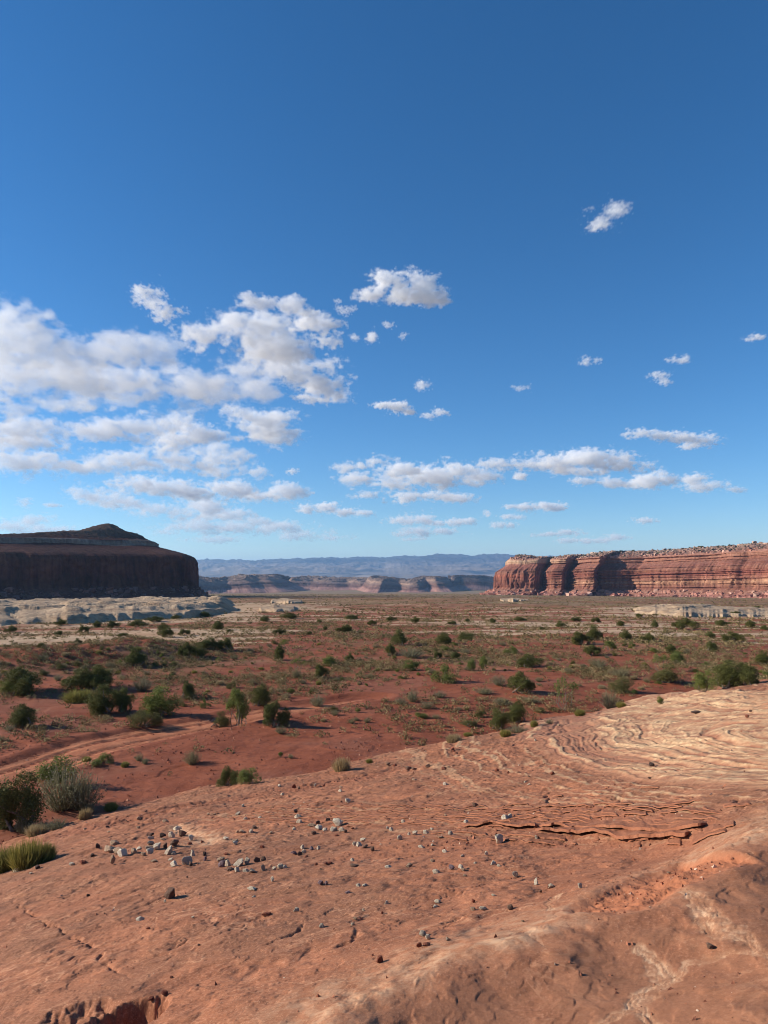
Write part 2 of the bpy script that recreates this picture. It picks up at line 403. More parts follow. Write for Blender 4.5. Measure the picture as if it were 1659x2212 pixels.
def tri(v, a, b, c, d): return sstep(a, b, v)*(1-sstep(c, d, v))
def soil_attrs(x, y):
    d = np.hypot(x, y); a = np.degrees(np.arctan2(x, y))
    st = fbm(x/60+.5*fbm(x/25, y/25, 2, 201), y/17, 4, 203)       # long streaks across the view
    st2 = fbm(x/14, y/4.5, 4, 207)
    w = 1.25*tri(d, 78, 96, 125, 150)*(1-sstep(-13, -5, a)) + .95*tri(d, 100, 125, 330, 560) + .35*tri(d, 96, 118, 160, 200)*sstep(-4, 5, a)
    w = w + .6*tri(d, 190, 230, 330, 420)*sstep(12, 20, a) + .75*tri(d, 150, 190, 420, 560)*(1-sstep(-12, -7, a)) + .5*tri(d, 230, 300, 520, 700)*tri(a, -13, -10, -5, -2)
    pale = sstep(.52, .70, w*.48+.50*st+.55*st2)
    far = sstep(240, 420, d)
    veg = far*(.55+.5*fbm(x/160, y/60, 4, 211)) + sstep(600, 1500, d)*.25
    veg = np.clip(veg+.35*tri(d, 60, 80, 180, 260)*sstep(-.05, .35, fbm(x/14, y/10, 4, 213)), 0, .96)*(1-.7*pale)
    q, t, s = pl_dist(x, y, TRACK)
    grit = sstep(.08, .35, fbm(x/11, y/8, 4, 221)+.2*fbm(x/2, y/2, 3, 223))*(1-sstep(90, 140, d))
    return dict(pale=np.clip(pale, 0, 1), veg=veg, grit=np.clip(grit, 0, 1)*(1-np.exp(-(q/3)**2)))

soil_m = soil_material()
def build_ground():
    az = az_grid(36, .11, 3.); rr = ring((3., 22., 24), (22., 160., 560), (160., 1200., 320), (1200, 60000, 120))
    A, D = np.meshgrid(az, rr); X = np.sin(A)*D; Y = np.cos(A)*D
    Z = soil_z(X, Y); at = soil_attrs(X, Y)
    # the sheet dips well under the slickrock
    o = link('ground', grid_mesh('ground', X, Y, Z, [soil_m], at, wrap=True)); tag(o, kind='structure')
build_ground()

def rock_material():
    t = MT('varnished_slickrock'); p = t.pos()
    band = t.attr('band').outputs['Fac']; st = t.attr('stripe').outputs['Fac']; cr = t.attr('crumb').outputs['Fac']
    ins = t.attr('inside').outputs['Fac']; gul = t.attr('gul').outputs['Fac']; fl = t.attr('flake').outputs['Fac']
    n0 = t.noise(p, .28, 5, .6); n1 = t.noise(p, 1.3, 7, .62, .6); n2 = t.noise(p, 7., 7, .68, .4); n3 = t.noise(p, 42, 5, .72)
    base = t.mix(t.mr(n1, .34, .68), (.275, .104, .052), (.400, .156, .078))
    base = t.mix(t.mr(n0, .42, .62, 0, .8), base, (.235, .104, .056))
    base = t.mix(t.mr(n2, .50, .74, 0, .75), base, (.20, .074, .040))
    base = t.mix(t.mr(n3, .53, .63, 0, .62), base, (.48, .235, .140))
    base = t.mix(t.mr(n3, .47, .37, 0, .62), base, (.16, .062, .036))
    base = t.mix(t.mr(fl, .62, .95, 0, .4), base, (.52, .235, .128))
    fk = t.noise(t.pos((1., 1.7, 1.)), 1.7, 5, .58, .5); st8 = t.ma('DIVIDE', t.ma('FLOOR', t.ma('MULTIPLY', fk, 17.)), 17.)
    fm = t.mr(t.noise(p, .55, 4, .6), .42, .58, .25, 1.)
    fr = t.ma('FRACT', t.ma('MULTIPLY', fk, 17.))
    base = t.mix(t.ma('MULTIPLY', t.ma('MULTIPLY', t.mr(fr, .10, .03), t.mr(fk, .40, .47, 0, 1)), t.ma('MULTIPLY', fm, .75)), base, (.12, .045, .026))  # thin shadow of each flake edge, painted in as a dark line
    base = t.mix(t.ma('MULTIPLY', t.mr(fr, .86, .97), t.ma('MULTIPLY', fm, .55)), base, (.54, .27, .15))  # pale orange line opposite, painted to bring out the flake edge
    vn = t.noise(p, 2.1, 7, .60, .8); vein = t.ma('ABSOLUTE', t.ma('SUBTRACT', vn, .5))
    vein = t.ma('MULTIPLY', t.mr(vein, .022, .004), t.mr(t.noise(p, .9, 4, .6), .46, .62))
    base = t.mix(t.ma('MULTIPLY', vein, .8), base, (.50, .245, .135))
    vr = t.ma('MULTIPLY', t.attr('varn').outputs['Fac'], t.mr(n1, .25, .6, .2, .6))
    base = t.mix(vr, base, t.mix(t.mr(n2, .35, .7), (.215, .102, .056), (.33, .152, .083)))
    sw = t.mix(t.mr(n1, .35, .7), (.355, .155, .088), (.275, .132, .082))
    base = t.mix(t.ma('MULTIPLY', ins, .7), base, sw)
    cream = t.mix(t.mr(n2, .35, .7), (.53, .315, .165), (.645, .44, .255))
    fresh = t.mix(t.mr(n2, .3, .7), (.50, .245, .125), (.62, .39, .235))
    col = t.mix(t.ma('MULTIPLY', st, t.mr(n2, .3, .5, .45, 1.)), base, cream)
    col = t.mix(t.ma('MULTIPLY', band, t.mr(n2, .35, .62, .35, 1.)), col, fresh)
    crum = t.mix(t.mr(n2, .35, .7), (.23, .080, .042), (.34, .135, .072))
    col = t.mix(t.ma('MULTIPLY', cr, t.mr(n1, .3, .6, .45, .95)), col, crum)
    col = t.mix(t.ma('MULTIPLY', gul, .7), col, (.46, .17, .08))
    h = t.ma('ADD', t.ma('MULTIPLY', n2, .018), t.ma('MULTIPLY', n3, .010)); h = t.ma('ADD', h, t.ma('MULTIPLY', t.ma('MULTIPLY', st8, fm), .40))
    h = t.ma('ADD', h, t.ma('MULTIPLY', t.ma('MULTIPLY', t.noise(p, 16, 3, .7), cr), .04))
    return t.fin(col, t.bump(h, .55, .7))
rock_m = rock_material()
def build_rock():
    az = az_grid(35, .074, 3.); rr = ring((.6, 3.4, 30), (3.4, 45., 860), (45, 80, 110))
    A, D = np.meshgrid(az, rr); X = np.sin(A)*D; Y = np.cos(A)*D
    Z, at = rock_z(X, Y, True)
    Z = Z - np.where(Z < soil_z(X, Y, False)-.35, 1.5, 0)
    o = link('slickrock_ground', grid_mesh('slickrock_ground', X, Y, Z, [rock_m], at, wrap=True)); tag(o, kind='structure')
build_rock()

# thin beds that overhang along the ledge
def build_beds():
    rs = np.random.RandomState(71); VV = []; FF = []; AT = defaultdict(list); o = 0
    spec = []
    for k in range(11):
        v0 = 1738+3.6*k
        spec.append((k*7, v0, (380, 470, 900, 1250, 1500, 1600), (12, 2, -2, -1+k*.35, 14+1.2*k, 24+.8*k), rs.uniform(.7, .95), 400+90*rs.rand(), 1500+110*rs.rand()))
    spec.append((61, 1770, (1050, 1250, 1420, 1540), (0, 0, 10, 18), 1.3, 980, 1540)); spec.append((67, 1779, (1050, 1250, 1420, 1540), (0, 0, 9, 15), 1.3, 1150, 1500))
    for k, v0 in enumerate((1788, 1797)): spec.append((k*9+80, v0, (850, 1250, 1660), (-2, 2, 14), .75, 880+60*rs.rand(), 1640))
    for k, (v0, ua, ub) in enumerate(((1703, 1300, 1480), (1716, 1180, 1400), (1727, 1330, 1560), (1741, 1420, 1600), (1752, 1560, 1655))): spec.append((k*11+140, v0, (1150, 1660), (-2, 4), .6, ua, ub))
    for sd, v0, us, dv, st, ua, ub in spec:
        n = int((ub-ua)*.8); u = np.linspace(ua, ub, n)
        v = v0+np.interp(u, us, dv)+5*fbm(u/150, u*0+sd, 3, 801)+1.2*fbm(u/26, u*0+sd, 3, 803)
        r = np.array([ray(a, b) for a, b in zip(u, v)]); az = r[:, :2]/np.hypot(r[:, 0], r[:, 1])[:, None]
        t = -r[:, 2]/np.hypot(r[:, 0], r[:, 1]); d = 1.8/np.maximum(t-rock_slope(az[:, 0], az[:, 1]), .02)
        on = sstep(-.25, .1, fbm(u/70, u*0+sd*1.3, 3, 805)+st-.75)*sstep(0, .06, (u-ua)/(ub-ua))*sstep(0, .06, (ub-u)/(ub-ua))
        gap = np.interp(u, [400, 900, 1150, 1450, 1600], [.4, .6, 1., 1.15, .8])*(3.4 if sd in (61, 67) else 1.0)
        jag = .05*fbm(u/34, u*0+sd, 4, 807)
        df = d-(.05+.07*on*gap)-jag*on                                  # front lip, nearer the eye
        th = (.014+.022*on*gap)*(.7+.6*rs.rand())
        kk = np.hanning(23); kk /= kk.sum()
        def P3(dd, dz):
            x, y = az[:, 0]*dd, az[:, 1]*dd; q = rock_z(x, y); return np.stack([x, y, np.convolve(np.pad(q, 11, mode='edge'), kk, 'valid')+dz], 1)
        back = P3(d+.30, -.02); lip = P3(df, 0)
        lip[:, 2] = lip[:, 2]+(.008+.020*gap)*on-.03*(1-on); lip2 = lip.copy(); lip2[:, 2] += -th*.35; lip2[:, :2] -= az*.012
        under = lip.copy(); under[:, :2] += az*(.05+.07*gap[:, None]); under[:, 2] -= th*1.25; ub_ = P3(d+.1, -.03)
        mid = .5*(back+lip); mid[:, 2] = np.maximum(mid[:, 2], P3(.5*(d+.30+df), 0)[:, 2]+.006*on-.02*(1-on))
        G = np.stack([back, mid, lip, lip2, under, ub_], 0); VV.append(G.reshape(-1, 3)); FF.append(grid_faces(6, n)+o); o += 6*n
    V = np.concatenate(VV); F = np.concatenate(FF); z = np.zeros(len(V))
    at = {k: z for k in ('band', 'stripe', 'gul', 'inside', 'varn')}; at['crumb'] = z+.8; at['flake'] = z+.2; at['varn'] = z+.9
    tag(link('rock_ledge', raw_mesh('rock_ledge', V, F, 4, [rock_m], at, smooth=False)), kind='structure')
build_beds()

# ---------------------------------------------------------------- dirt track
def build_track():
    P = np.array(TRACK); seg = np.hypot(*np.diff(P, axis=0).T); L = np.concatenate([[0], np.cumsum(seg)])
    s = np.linspace(0, L[-1], 520); cx = np.interp(s, L, P[:, 0]); cy = np.interp(s, L, P[:, 1])
    k = np.ones(41)/41; pad = lambda a: np.convolve(np.pad(a, 20, mode='edge'), k, 'valid'); cx = pad(cx); cy = pad(cy)
    tx = np.gradient(cx); ty = np.gradient(cy); ln = np.hypot(tx, ty); nx, ny = -ty/ln, tx/ln
    w = 2.0+.35*fbm(s/2.5, s*0, 4, 231); w = w*(1-.92*sstep(.72, 1., s/L[-1]))
    o = np.linspace(-1, 1, 44); X = cx[:, None]+nx[:, None]*w[:, None]*o; Y = cy[:, None]+ny[:, None]*w[:, None]*o
    Z = soil_z(X, Y)+.008-.03*np.abs(o)[None, :]**8
    O = np.broadcast_to(o*w[:, None], X.shape)
    Z = Z - .022*(np.exp(-((np.abs(O)-.85)/.18)**2))*(.6+.4*np.sin(s*14)[:, None]) + .02*np.exp(-((np.abs(O)-1.2)/.12)**2)
    t = MT('packed_track_dirt'); p = t.pos(); n1 = t.noise(p, 1.1, 6, .6); n2 = t.noise(p, 9, 5, .65)
    col = t.mix(t.mr(n1, .35, .66), (.38, .13, .060), (.48, .185, .090)); col = t.mix(t.mr(n2, .5, .75), col, (.24, .075, .043))
    m = t.fin(col, t.bump(n2, .05, .8))
    ob = link('dirt_track', grid_mesh('dirt_track', X, Y, Z, [m], flip=True)); tag(ob, kind='structure')
build_track()

# ---------------------------------------------------------------- mesas
def vcol_material(name, scale, bumpd, rough=.95):
    t = MT(name); p = t.pos(); a = t.attr('col').outputs['Color']
    n1 = t.noise(p, 1/scale, 6, .65); n2 = t.noise(t.pos((1, 1, .16)), 2.2/scale, 6, .6)
    col = t.mix(t.mr(n1, .3, .75), a, t.mix(1., a, (.66, .60, .58), 'MULTIPLY')); col = t.mix(t.mr(n2, .5, .75, 0, .55), col, t.mix(1., col, (.62, .52, .50), 'MULTIPLY'))
    h = t.ma('ADD', n1, t.ma('MULTIPLY', n2, .7))
    return t.fin(col, t.bump(h, bumpd, .8))
def band_colour(zr, strata, jit):
    """strata: list of (height, rgb)"""
    h = np.array([s[0] for s in strata]); c = np.array([s[1] for s in strata]); q = zr+jit
    return np.stack([np.interp(q, h, c[:, k]) for k in range(3)], -1)

MESA_PTS = []
def mesa(name, rim, spine, profile, strata, mat, nu=900, relief=6., flute=14., seed=0, extra=None, rub=1.0, base=None, smooth_n=1, ledgy=((0, 1), (1., 1.)), strata2=None, turn=(.3, .5), bcol=1.):
    """rim: points of the cliff foot in order, spine: where the top meets, profile: (inset m, height m, share of relief, ledginess, n rows)"""
    rim = np.array(rim, float); spine = np.array(spine, float)
    def res(P, n):
        L = np.concatenate([[0], np.cumsum(np.hypot(*np.diff(P, axis=0).T))]); s = np.linspace(0, L[-1], n)
        return np.stack([np.interp(s, L, P[:, 0]), np.interp(s, L, P[:, 1])], 1), L[-1]
    C, LL = res(rim, nu); S, _ = res(spine, nu)
    k = np.hanning(2*smooth_n+1); k /= k.sum()
    C = np.stack([np.convolve(np.pad(C[:, i], smooth_n, mode='edge'), k, 'valid') for i in (0, 1)], 1)
    s = np.linspace(0, LL, nu)
    ins, hh, rl, lg = [], [], [], []
    for (a, b) in zip(profile[:-1], profile[1:]):
        n = b[4]; f = np.linspace(0, 1, n, endpoint=False)
        ins.append(a[0]+(b[0]-a[0])*f); hh.append(a[1]+(b[1]-a[1])*f); rl.append(a[2]+(b[2]-a[2])*f); lg.append(a[3]+(b[3]-a[3])*f)
    ins, hh, rl, lg = [np.concatenate(q)[:, None] for q in (ins, hh, rl, lg)]
    D = S-C; dl = np.maximum(np.hypot(D[:, 0], D[:, 1]), 1e-3); N = D/dl[:, None]
    sg = s[None, :]
    lean = .5*fbm(sg/30, hh/40, 2, seed+1)
    fl = 1.5*(terrace(2.6*fbm(sg/(flute*1.4)+lean*.3, hh/200, 3, seed+3), .8)/2.6)            # broad panels between joints
    jn = ridged(sg/flute+lean, hh/90, 3, seed+4, .5); fl = fl+2.2*sstep(1.0, 1.45, jn)+.45*fbm(sg/6, hh/34, 3, seed+6)+.8*terrace(2*fbm(sg/16, hh/24, 3, seed+8), .7)/2
    al = fbm(sg/(flute*4.5), hh/160, 3, seed+5)                                             # alcoves
    lz = hh+1.2*fbm(sg/80, hh/30, 2, seed+7)
    beds = fbm(lz/3.2, sg/400, 3, seed+9)+.6*fbm(lz/1.1, sg/260, 2, seed+10)                 # bedding ledges
    rough = fbm(sg/9, (hh+ins*.5)/9, 4, seed+11)+1.3*np.maximum(fbm(sg/4.2, (hh+ins)/4.2, 3, seed+13), 0)
    lm = np.interp(sg/LL, *ledgy)
    off = ins + rl*(relief*.45*fl+relief*1.1*al)*np.clip(1.25-.25*lm, .5, 1) + (lg*1.5+.5*np.maximum(lm-1, 0)*rl)*lm*beds
    off = np.minimum(off, dl[None, :]*.985)
    X = C[:, 0]+N[:, 0]*off; Y = C[:, 1]+N[:, 1]*off
    zb = base if base is not None else soil_base(np.hypot(C[:, 0], C[:, 1]))
    soft = np.clip(1-rl-lg*.5, 0, 1)
    Z = zb+hh + soft*rub*1.5*rough*np.clip(hh/6, .3, 1)
    if extra is not None: Z = Z+extra(X, Y, off, hh, sg/LL, seed)
    jit = 2.2*fbm(sg/70, hh/20, 4, seed+15)+.35*beds
    col = band_colour(hh+0*sg, strata, jit)
    if strata2:
        tw = sstep(turn[0], turn[1], sg/LL+.02*fbm(sg/40, hh/20, 2, seed+16))[..., None]; col = col*(1-tw)+tw*band_colour(hh+0*sg, strata2, jit)
    stain = np.clip(.5+.9*fbm(sg/3.4, hh/70, 4, seed+17), 0, 1)*np.clip(rl*1.4, 0, 1)
    col = col*(1-.62*stain[..., None]*np.array([.85, 1, .95]))
    col = col*(1+.55*fbm(sg/38+.8*lean, hh/26, 4, seed+18)*np.clip(rl, 0, 1))[..., None]
    boul = sstep(.10, .3, fbm(sg/4.2, (hh+ins)/4.2, 3, seed+13))*soft*bcol
    col = col*(1-boul[..., None]*.55)+boul[..., None]*.55*np.array([.46, .34, .25])
    o = link(name, grid_mesh(name, X, Y, Z, [mat], dict(col=col)))
    hb = np.broadcast_to(hh, X.shape); o_pts = np.stack([X, Y, Z], -1)
    MESA_PTS.append((o_pts, hb, np.broadcast_to(soft, X.shape), np.broadcast_to(sg/LL, X.shape), col))
    return o
mesa_m = vcol_material('mesa_sandstone', 6., 1.6)
R1, R2, R3, CRM, DRK, GRY = (.30, .128, .083), (.25, .100, .066), (.36, .175, .115), (.52, .36, .235), (.20, .080, .055), (.26, .185, .135)

# right hand mesa
def P(u, d, v=1285): return at_d(u, v, d)[:2]
rim = [P(1120, 2300), P(1085, 1950), P(1068, 1760), P(1066, 1650), P(1080, 1590), P(1105, 1563), P(1135, 1548), P(1153, 1545), P(1166, 1568), P(1172, 1580), P(1181, 1552), P(1198, 1530), P(1214, 1524), P(1221, 1548), P(1228, 1560), P(1236, 1535), P(1258, 1495), P(1281, 1470), P(1284, 1478), P(1287, 1508), P(1320, 1504), P(1370, 1500), P(1430, 1440), P(1486, 1392), P(1496, 1388), P(1510, 1380), P(1540, 1355), P(1560, 1325), P(1572, 1318), P(1590, 1312), P(1600, 1312), P(1625, 1292), P(1650, 1268), P(1720, 1210), P(1850, 1100), P(2000, 1010), P(2300, 860)]
spine = [P(1140, 2300), P(1112, 1950), P(1106, 1760), P(1112, 1690), P(1120, 1670), P(1135, 1665), P(1150, 1665), P(1180, 1690), P(1230, 1740), P(1300, 1800), P(1400, 1780), P(1500, 1740), P(1600, 1680), P(1700, 1620), P(1850, 1500), P(2050, 1350), P(2400, 1150)]
prof = [(-44, -5, .1, 0, 0), (-17, 5, .25, 0, 18), (-2, 13, .6, .1, 14), (1, 17, 1., .3, 8), (3, 42, 1, .35, 40), (6, 52, .9, .5, 18), (14, 57, .6, .8, 14), (26, 63, .3, .7, 16), (30, 66, .25, .8, 8), (32, 76, .25, 1.0, 18), (36, 78, .15, .6, 8), (62, 82, .05, .3, 34), (110, 84, 0, 0, 34), (400, 85, 0, 0, 14)]
strata = [(-6, R2), (6, (.31, .12, .08)), (12, R3), (17, R1), (24, R2), (34, R1), (42, (.36, .13, .08)), (50, R3), (54, R1), (58, (.36, .15, .10)), (62, (.31, .12, .085)), (67, (.30, .13, .09)), (69, (.52, .31, .20)), (73, CRM), (76, (.50, .30, .20)), (79, (.25, .11, .08)), (84, (.30, .19, .14)), (95, (.36, .25, .18))]
strata2 = [(-6, R2), (4, (.33, .14, .10)), (10, R3), (16, R1), (20, R3), (23, (.42, .22, .135)), (29, (.46, .27, .165)), (32, R3), (38, R1), (42, (.30, .11, .075)), (47, R1), (53, R3), (57, (.30, .13, .09)), (62, (.27, .12, .085)), (67, R1), (72, R3), (76, (.44, .21, .14)), (79, (.28, .13, .09)), (84, (.31, .21, .16)), (95, (.37, .27, .20))]
TIP = P(1128, 1640)
def right_extra(X, Y, off, hh, t, seed):
    r = np.hypot(X-TIP[0], Y-TIP[1])
    top = sstep(64, 84, hh)
    rise = np.interp(t, [0, .25, .38, .5, .6, .8, 1], [-4, -4, -4, 5, 8, 7, 8])*sstep(40, 110, off)
    rise2 = np.interp(t, [.45, .6, .8, 1], [0, 1, 1, 2])
    rr = np.maximum(fbm(X/7, Y/7, 4, 301), -.1)*4.5*sstep(34, 60, off)*np.interp(t, [.3, .45], [.25, 1])
    return 9*np.maximum(1-r/48, 0)**.9*top + rise*top + rise2*top + rr
ob = mesa('mesa', rim, spine, prof, strata, mesa_m, nu=1500, relief=5.5, flute=26, seed=300, extra=right_extra, smooth_n=3, ledgy=((0, .38, .46, 1), (1, 1, 3.2, 3.2)), strata2=strata2, turn=(.40, .52), rub=1.6)
tag(ob, 'sunlit red sandstone mesa with buttressed cliff and boulder-strewn top at the right', 'mesa', kind='structure')

# left hand mesa, its near wall turned from the sun
rim = [P(330, 1560), P(385, 1240), P(412, 1040), P(424, 950), P(427, 905), P(420, 884), P(410, 876), P(395, 870), P(340, 866), P(265, 862), P(180, 858), P(90, 853), P(0, 848), P(-90, 842), P(-220, 828), P(-420, 800), P(-700, 760)]
spine = [P(250, 1560), P(300, 1240), P(305, 1120), P(310, 1085), P(290, 1075), P(270, 1070), P(250, 1066), P(235, 1062), P(200, 1060), P(120, 1058), P(40, 1056), P(-60, 1050), P(-200, 1040), P(-420, 1010), P(-700, 960)]
prof = [(-30, -5, .1, 0, 0), (-16, 3, .15, 0, 14), (-3, 11, .5, .1, 16), (0, 15, 1, .2, 10), (2.5, 44, 1, .3, 44), (5, 49, .8, .5, 14), (12, 51.5, .4, .9, 12), (30, 56, .3, 1., 18), (62, 62, .2, .8, 20), (70, 63.5, .3, .5, 8), (72, 69.5, .7, .6, 18), (80, 71, .3, .4, 10), (100, 73.5, .0, .1, 20), (250, 76, 0, 0, 30)]
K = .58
def dk(c): return (c[0]*K*1.1, c[1]*K*.92, c[2]*K*.78)  # same rock colours, darkened and reddened to paint in this mesa's shadow
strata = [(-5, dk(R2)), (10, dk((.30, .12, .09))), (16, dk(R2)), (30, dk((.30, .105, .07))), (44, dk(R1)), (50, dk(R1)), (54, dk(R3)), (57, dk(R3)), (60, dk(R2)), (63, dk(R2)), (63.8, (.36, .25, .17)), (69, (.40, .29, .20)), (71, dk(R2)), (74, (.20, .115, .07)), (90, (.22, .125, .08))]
PK = P(229, 962)
def left_extra(X, Y, off, hh, t, seed):
    dx = (X-PK[0]); dy = (Y-PK[1]); ca, sa = .93, .36
    a = dx*ca+dy*sa; b = -dx*sa+dy*ca
    a = np.where(a < 0, a*.72, a*1.02)
    r = np.hypot(a, b*1.0)
    hill = 12.5*np.clip(1-(r/92), 0, 1)**1.05+8.*np.clip(1-r/24, 0, 1)**.85
    return hill*sstep(71, 74.5, hh) + sstep(74, 75, hh)*.8*fbm(X/9, Y/9, 3, 331)
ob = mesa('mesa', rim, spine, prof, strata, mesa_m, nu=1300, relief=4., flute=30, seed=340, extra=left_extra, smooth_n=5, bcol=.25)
tag(ob, 'dark shadowed mesa with a cone shaped peak on its flat top at the left', 'mesa', kind='structure')

def scree(name, idx, n, lo, hi, size, label, seed, tr=(0, 1), tint=None, cat='scree', maxd=1e9):
    P3, hb, soft, tt, col = MESA_PTS[idx]; rs = np.random.RandomState(seed)
    ok = np.argwhere((hb > lo) & (hb < hi) & (soft > .25) & (tt > tr[0]) & (tt < tr[1]) & (np.hypot(P3[..., 0], P3[..., 1]) < maxd)); k = ok[rs.randint(len(ok), size=n)]
    c = P3[k[:, 0], k[:, 1]]; cc = col[k[:, 0], k[:, 1]]; keep = rs.rand(n) < .25+1.2*sstep(-.1, .4, fbm(c[:, 0]/40, c[:, 1]/40+c[:, 2]/9, 3, seed)); c = c[keep]; cc = cc[keep]; n = len(c)
    s = size*(.35+rs.rand(n)**3*1.3); cube = np.array([[x, y, z] for z in (-.6, 1) for x, y in ((-1, -1), (1, -1), (1, 1), (-1, 1))])*.5
    j = cube[None]*(1+.35*rs.normal(size=(n, 8, 3)))*np.array([1, 1, .8]); an = rs.rand(n)*6.28; ca, sa = np.cos(an)[:, None], np.sin(an)[:, None]
    V = np.stack([(j[..., 0]*ca-j[..., 1]*sa)*s[:, None]+c[:, :1], (j[..., 0]*sa+j[..., 1]*ca)*s[:, None]+c[:, 1:2], j[..., 2]*s[:, None]+c[:, 2:]], -1).reshape(-1, 3)
    f = np.array([4, 5, 6, 7, 0, 1, 5, 4, 1, 2, 6, 5, 2, 3, 7, 6, 3, 0, 4, 7]); F = (np.arange(n)[:, None]*8+f).reshape(-1)
    C = np.array(tint)[None]*(.7+.6*rs.rand(n, 1)) if tint is not None else np.clip(cc*(.85+.7*rs.rand(n, 1))+.03, 0, .7)
    t = MT(name); m = t.fin(t.attr('col').outputs['Color'])
    tag(link(name, raw_mesh(name, V, F, 4, [m], dict(col=np.repeat(C, 8, 0)), smooth=False)), label, cat, kind='stuff')
scree('scree', 0, 2600, -3, 11, 5.5, 'fallen boulders heaped along the foot of the sunlit mesa', 901, (.12, 1))
scree('scree', 0, 5000, 77, 99, 3.6, 'boulders strewn over the top slope of the sunlit mesa', 903, (.05, 1))
scree('mesa_top_scrub', 0, 2200, 79, 99, 3.0, 'dark bushes dotting the top of the sunlit mesa', 905, (.1, 1), (.06, .06, .03), 'scrub')
scree('scree', 1, 1600, -3, 12, 4., 'fallen boulders along the foot of the dark mesa', 907, (.1, 1))
scree('mesa_top_scrub', 1, 1300, 70.5, 99, 3.4, 'dark bushes along the rim of the shadowed mesa', 909, (.2, 1), (.06, .055, .028), 'scrub', 905)

# low mesas across the far side of the valley
far_m = vcol_material('far_mesa_rock', 22., 5.)
fprof = [(-420, -8, .1, 0, 0), (-250, 4, .5, .5, 14), (-170, 22, .8, 1.5, 20), (-60, 38, .8, 3., 24), (0, 52, .5, 3., 24), (14, 60, .5, 3, 14), (80, 74, .2, 1.5, 22), (92, 82, .5, 2, 14), (170, 95, .1, .6, 22), (600, 99, 0, 0, 22)]
fstr = [(-8, (.30, .17, .12)), (6, (.46, .25, .18)), (24, (.52, .31, .23)), (36, (.50, .29, .22)), (44, (.22, .12, .09)), (62, (.22, .14, .11)), (80, (.36, .25, .18)), (88, (.20, .14, .11)), (120, (.22, .16, .12))]
def fx(sc):
    def f(X, Y, off, hh, t, seed): return (sc*(.5+np.interp(t, np.linspace(0, 1, 9), np.random.RandomState(seed).rand(9)))-sc)*np.clip(hh/60, 0, 1)+14*np.maximum(fbm(X/60, Y/60, 3, seed), -.1)*sstep(60, 90, hh)
    return f
for u0, u1, d0, d1, lab, sc in ((380, 640, 3500, 4200, 'long grey-brown mesa with a pink sloping foot just right of the dark mesa', 34), (590, 860, 4700, 4500, 'low flat mesa far across the valley between two longer ones', 30), (780, 985, 3900, 4100, 'far mesa with a pale ledge and long pink tongue of rock at its foot', 36), (960, 1120, 4700, 4700, 'low far mesa ending behind the sunlit red cliff', 30)):
    n = 11; rs = np.random.RandomState(u0); us = np.linspace(u0, u1, n); ds = np.linspace(d0, d1, n)+rs.uniform(-110, 110, n); ds[0] += 900; ds[-1] += 900
    rim = [P(u, d) for u, d in zip(us, ds)]; spine = [P(u*.9+.1*(u0+u1)/2, d+900) for u, d in zip(us, ds*0+(d0+d1)/2)]
    ob = mesa('mesa', rim, spine, fprof, fstr, far_m, nu=700, relief=9, flute=80, seed=360+u0, extra=fx(sc), rub=3.5, base=-121., smooth_n=10)
    tag(ob, lab, 'mesa', kind='structure')

# mountains on the horizon
def build_mountains():
    az = np.radians(np.arange(-24, 26, .035)); rr = np.linspace(13500, 30000, 150)
    A, D = np.meshgrid(az, rr); X = np.sin(A)*D; Y = np.cos(A)*D; a = np.degrees(A)
    r = ridged(X/5200, Y/4200, 5, 401, .5); r2 = ridged(X/1500, Y/1300, 4, 405, .55)
    env = np.interp(a, [-24, -17, -13.2, -12.6, -9, -5, 0, 3, 4.4, 7, 9, 11, 14, 26], [330, 380, 400, 380, 400, 470, 540, 640, 690, 600, 640, 600, 560, 500])
    back = env*.84*sstep(18500, 26500, D)*(.72+.20*r)
    bluff = 120*sstep(14800, 15300, D+900*fbm(X/1500, Y/1500, 3, 411))*(.8+.3*r2)
    mid = 90*sstep(17000, 18200, D+1600*fbm(X/2600, Y/2600, 3, 413))*(.9+.3*r2)
    Z = -165+bluff+mid+back+70*(r2-.6)*sstep(15500, 19000, D)
    Z = np.where(D < 14000, -190, Z)
    pale = sstep(.3, .75, ridged(X/700, Y/420, 3, 415))*(1-sstep(200, 480, Z))
    c = np.array([.065, .055, .048])*(1-pale[..., None])+np.array([.21, .165, .13])*pale[..., None]
    t = MT('far_mountain_rock'); m = t.fin(t.attr('col').outputs['Color'])
    tag(link('mountains', grid_mesh('mountains', X, Y, Z, [m], dict(col=c))), kind='structure')
build_mountains()

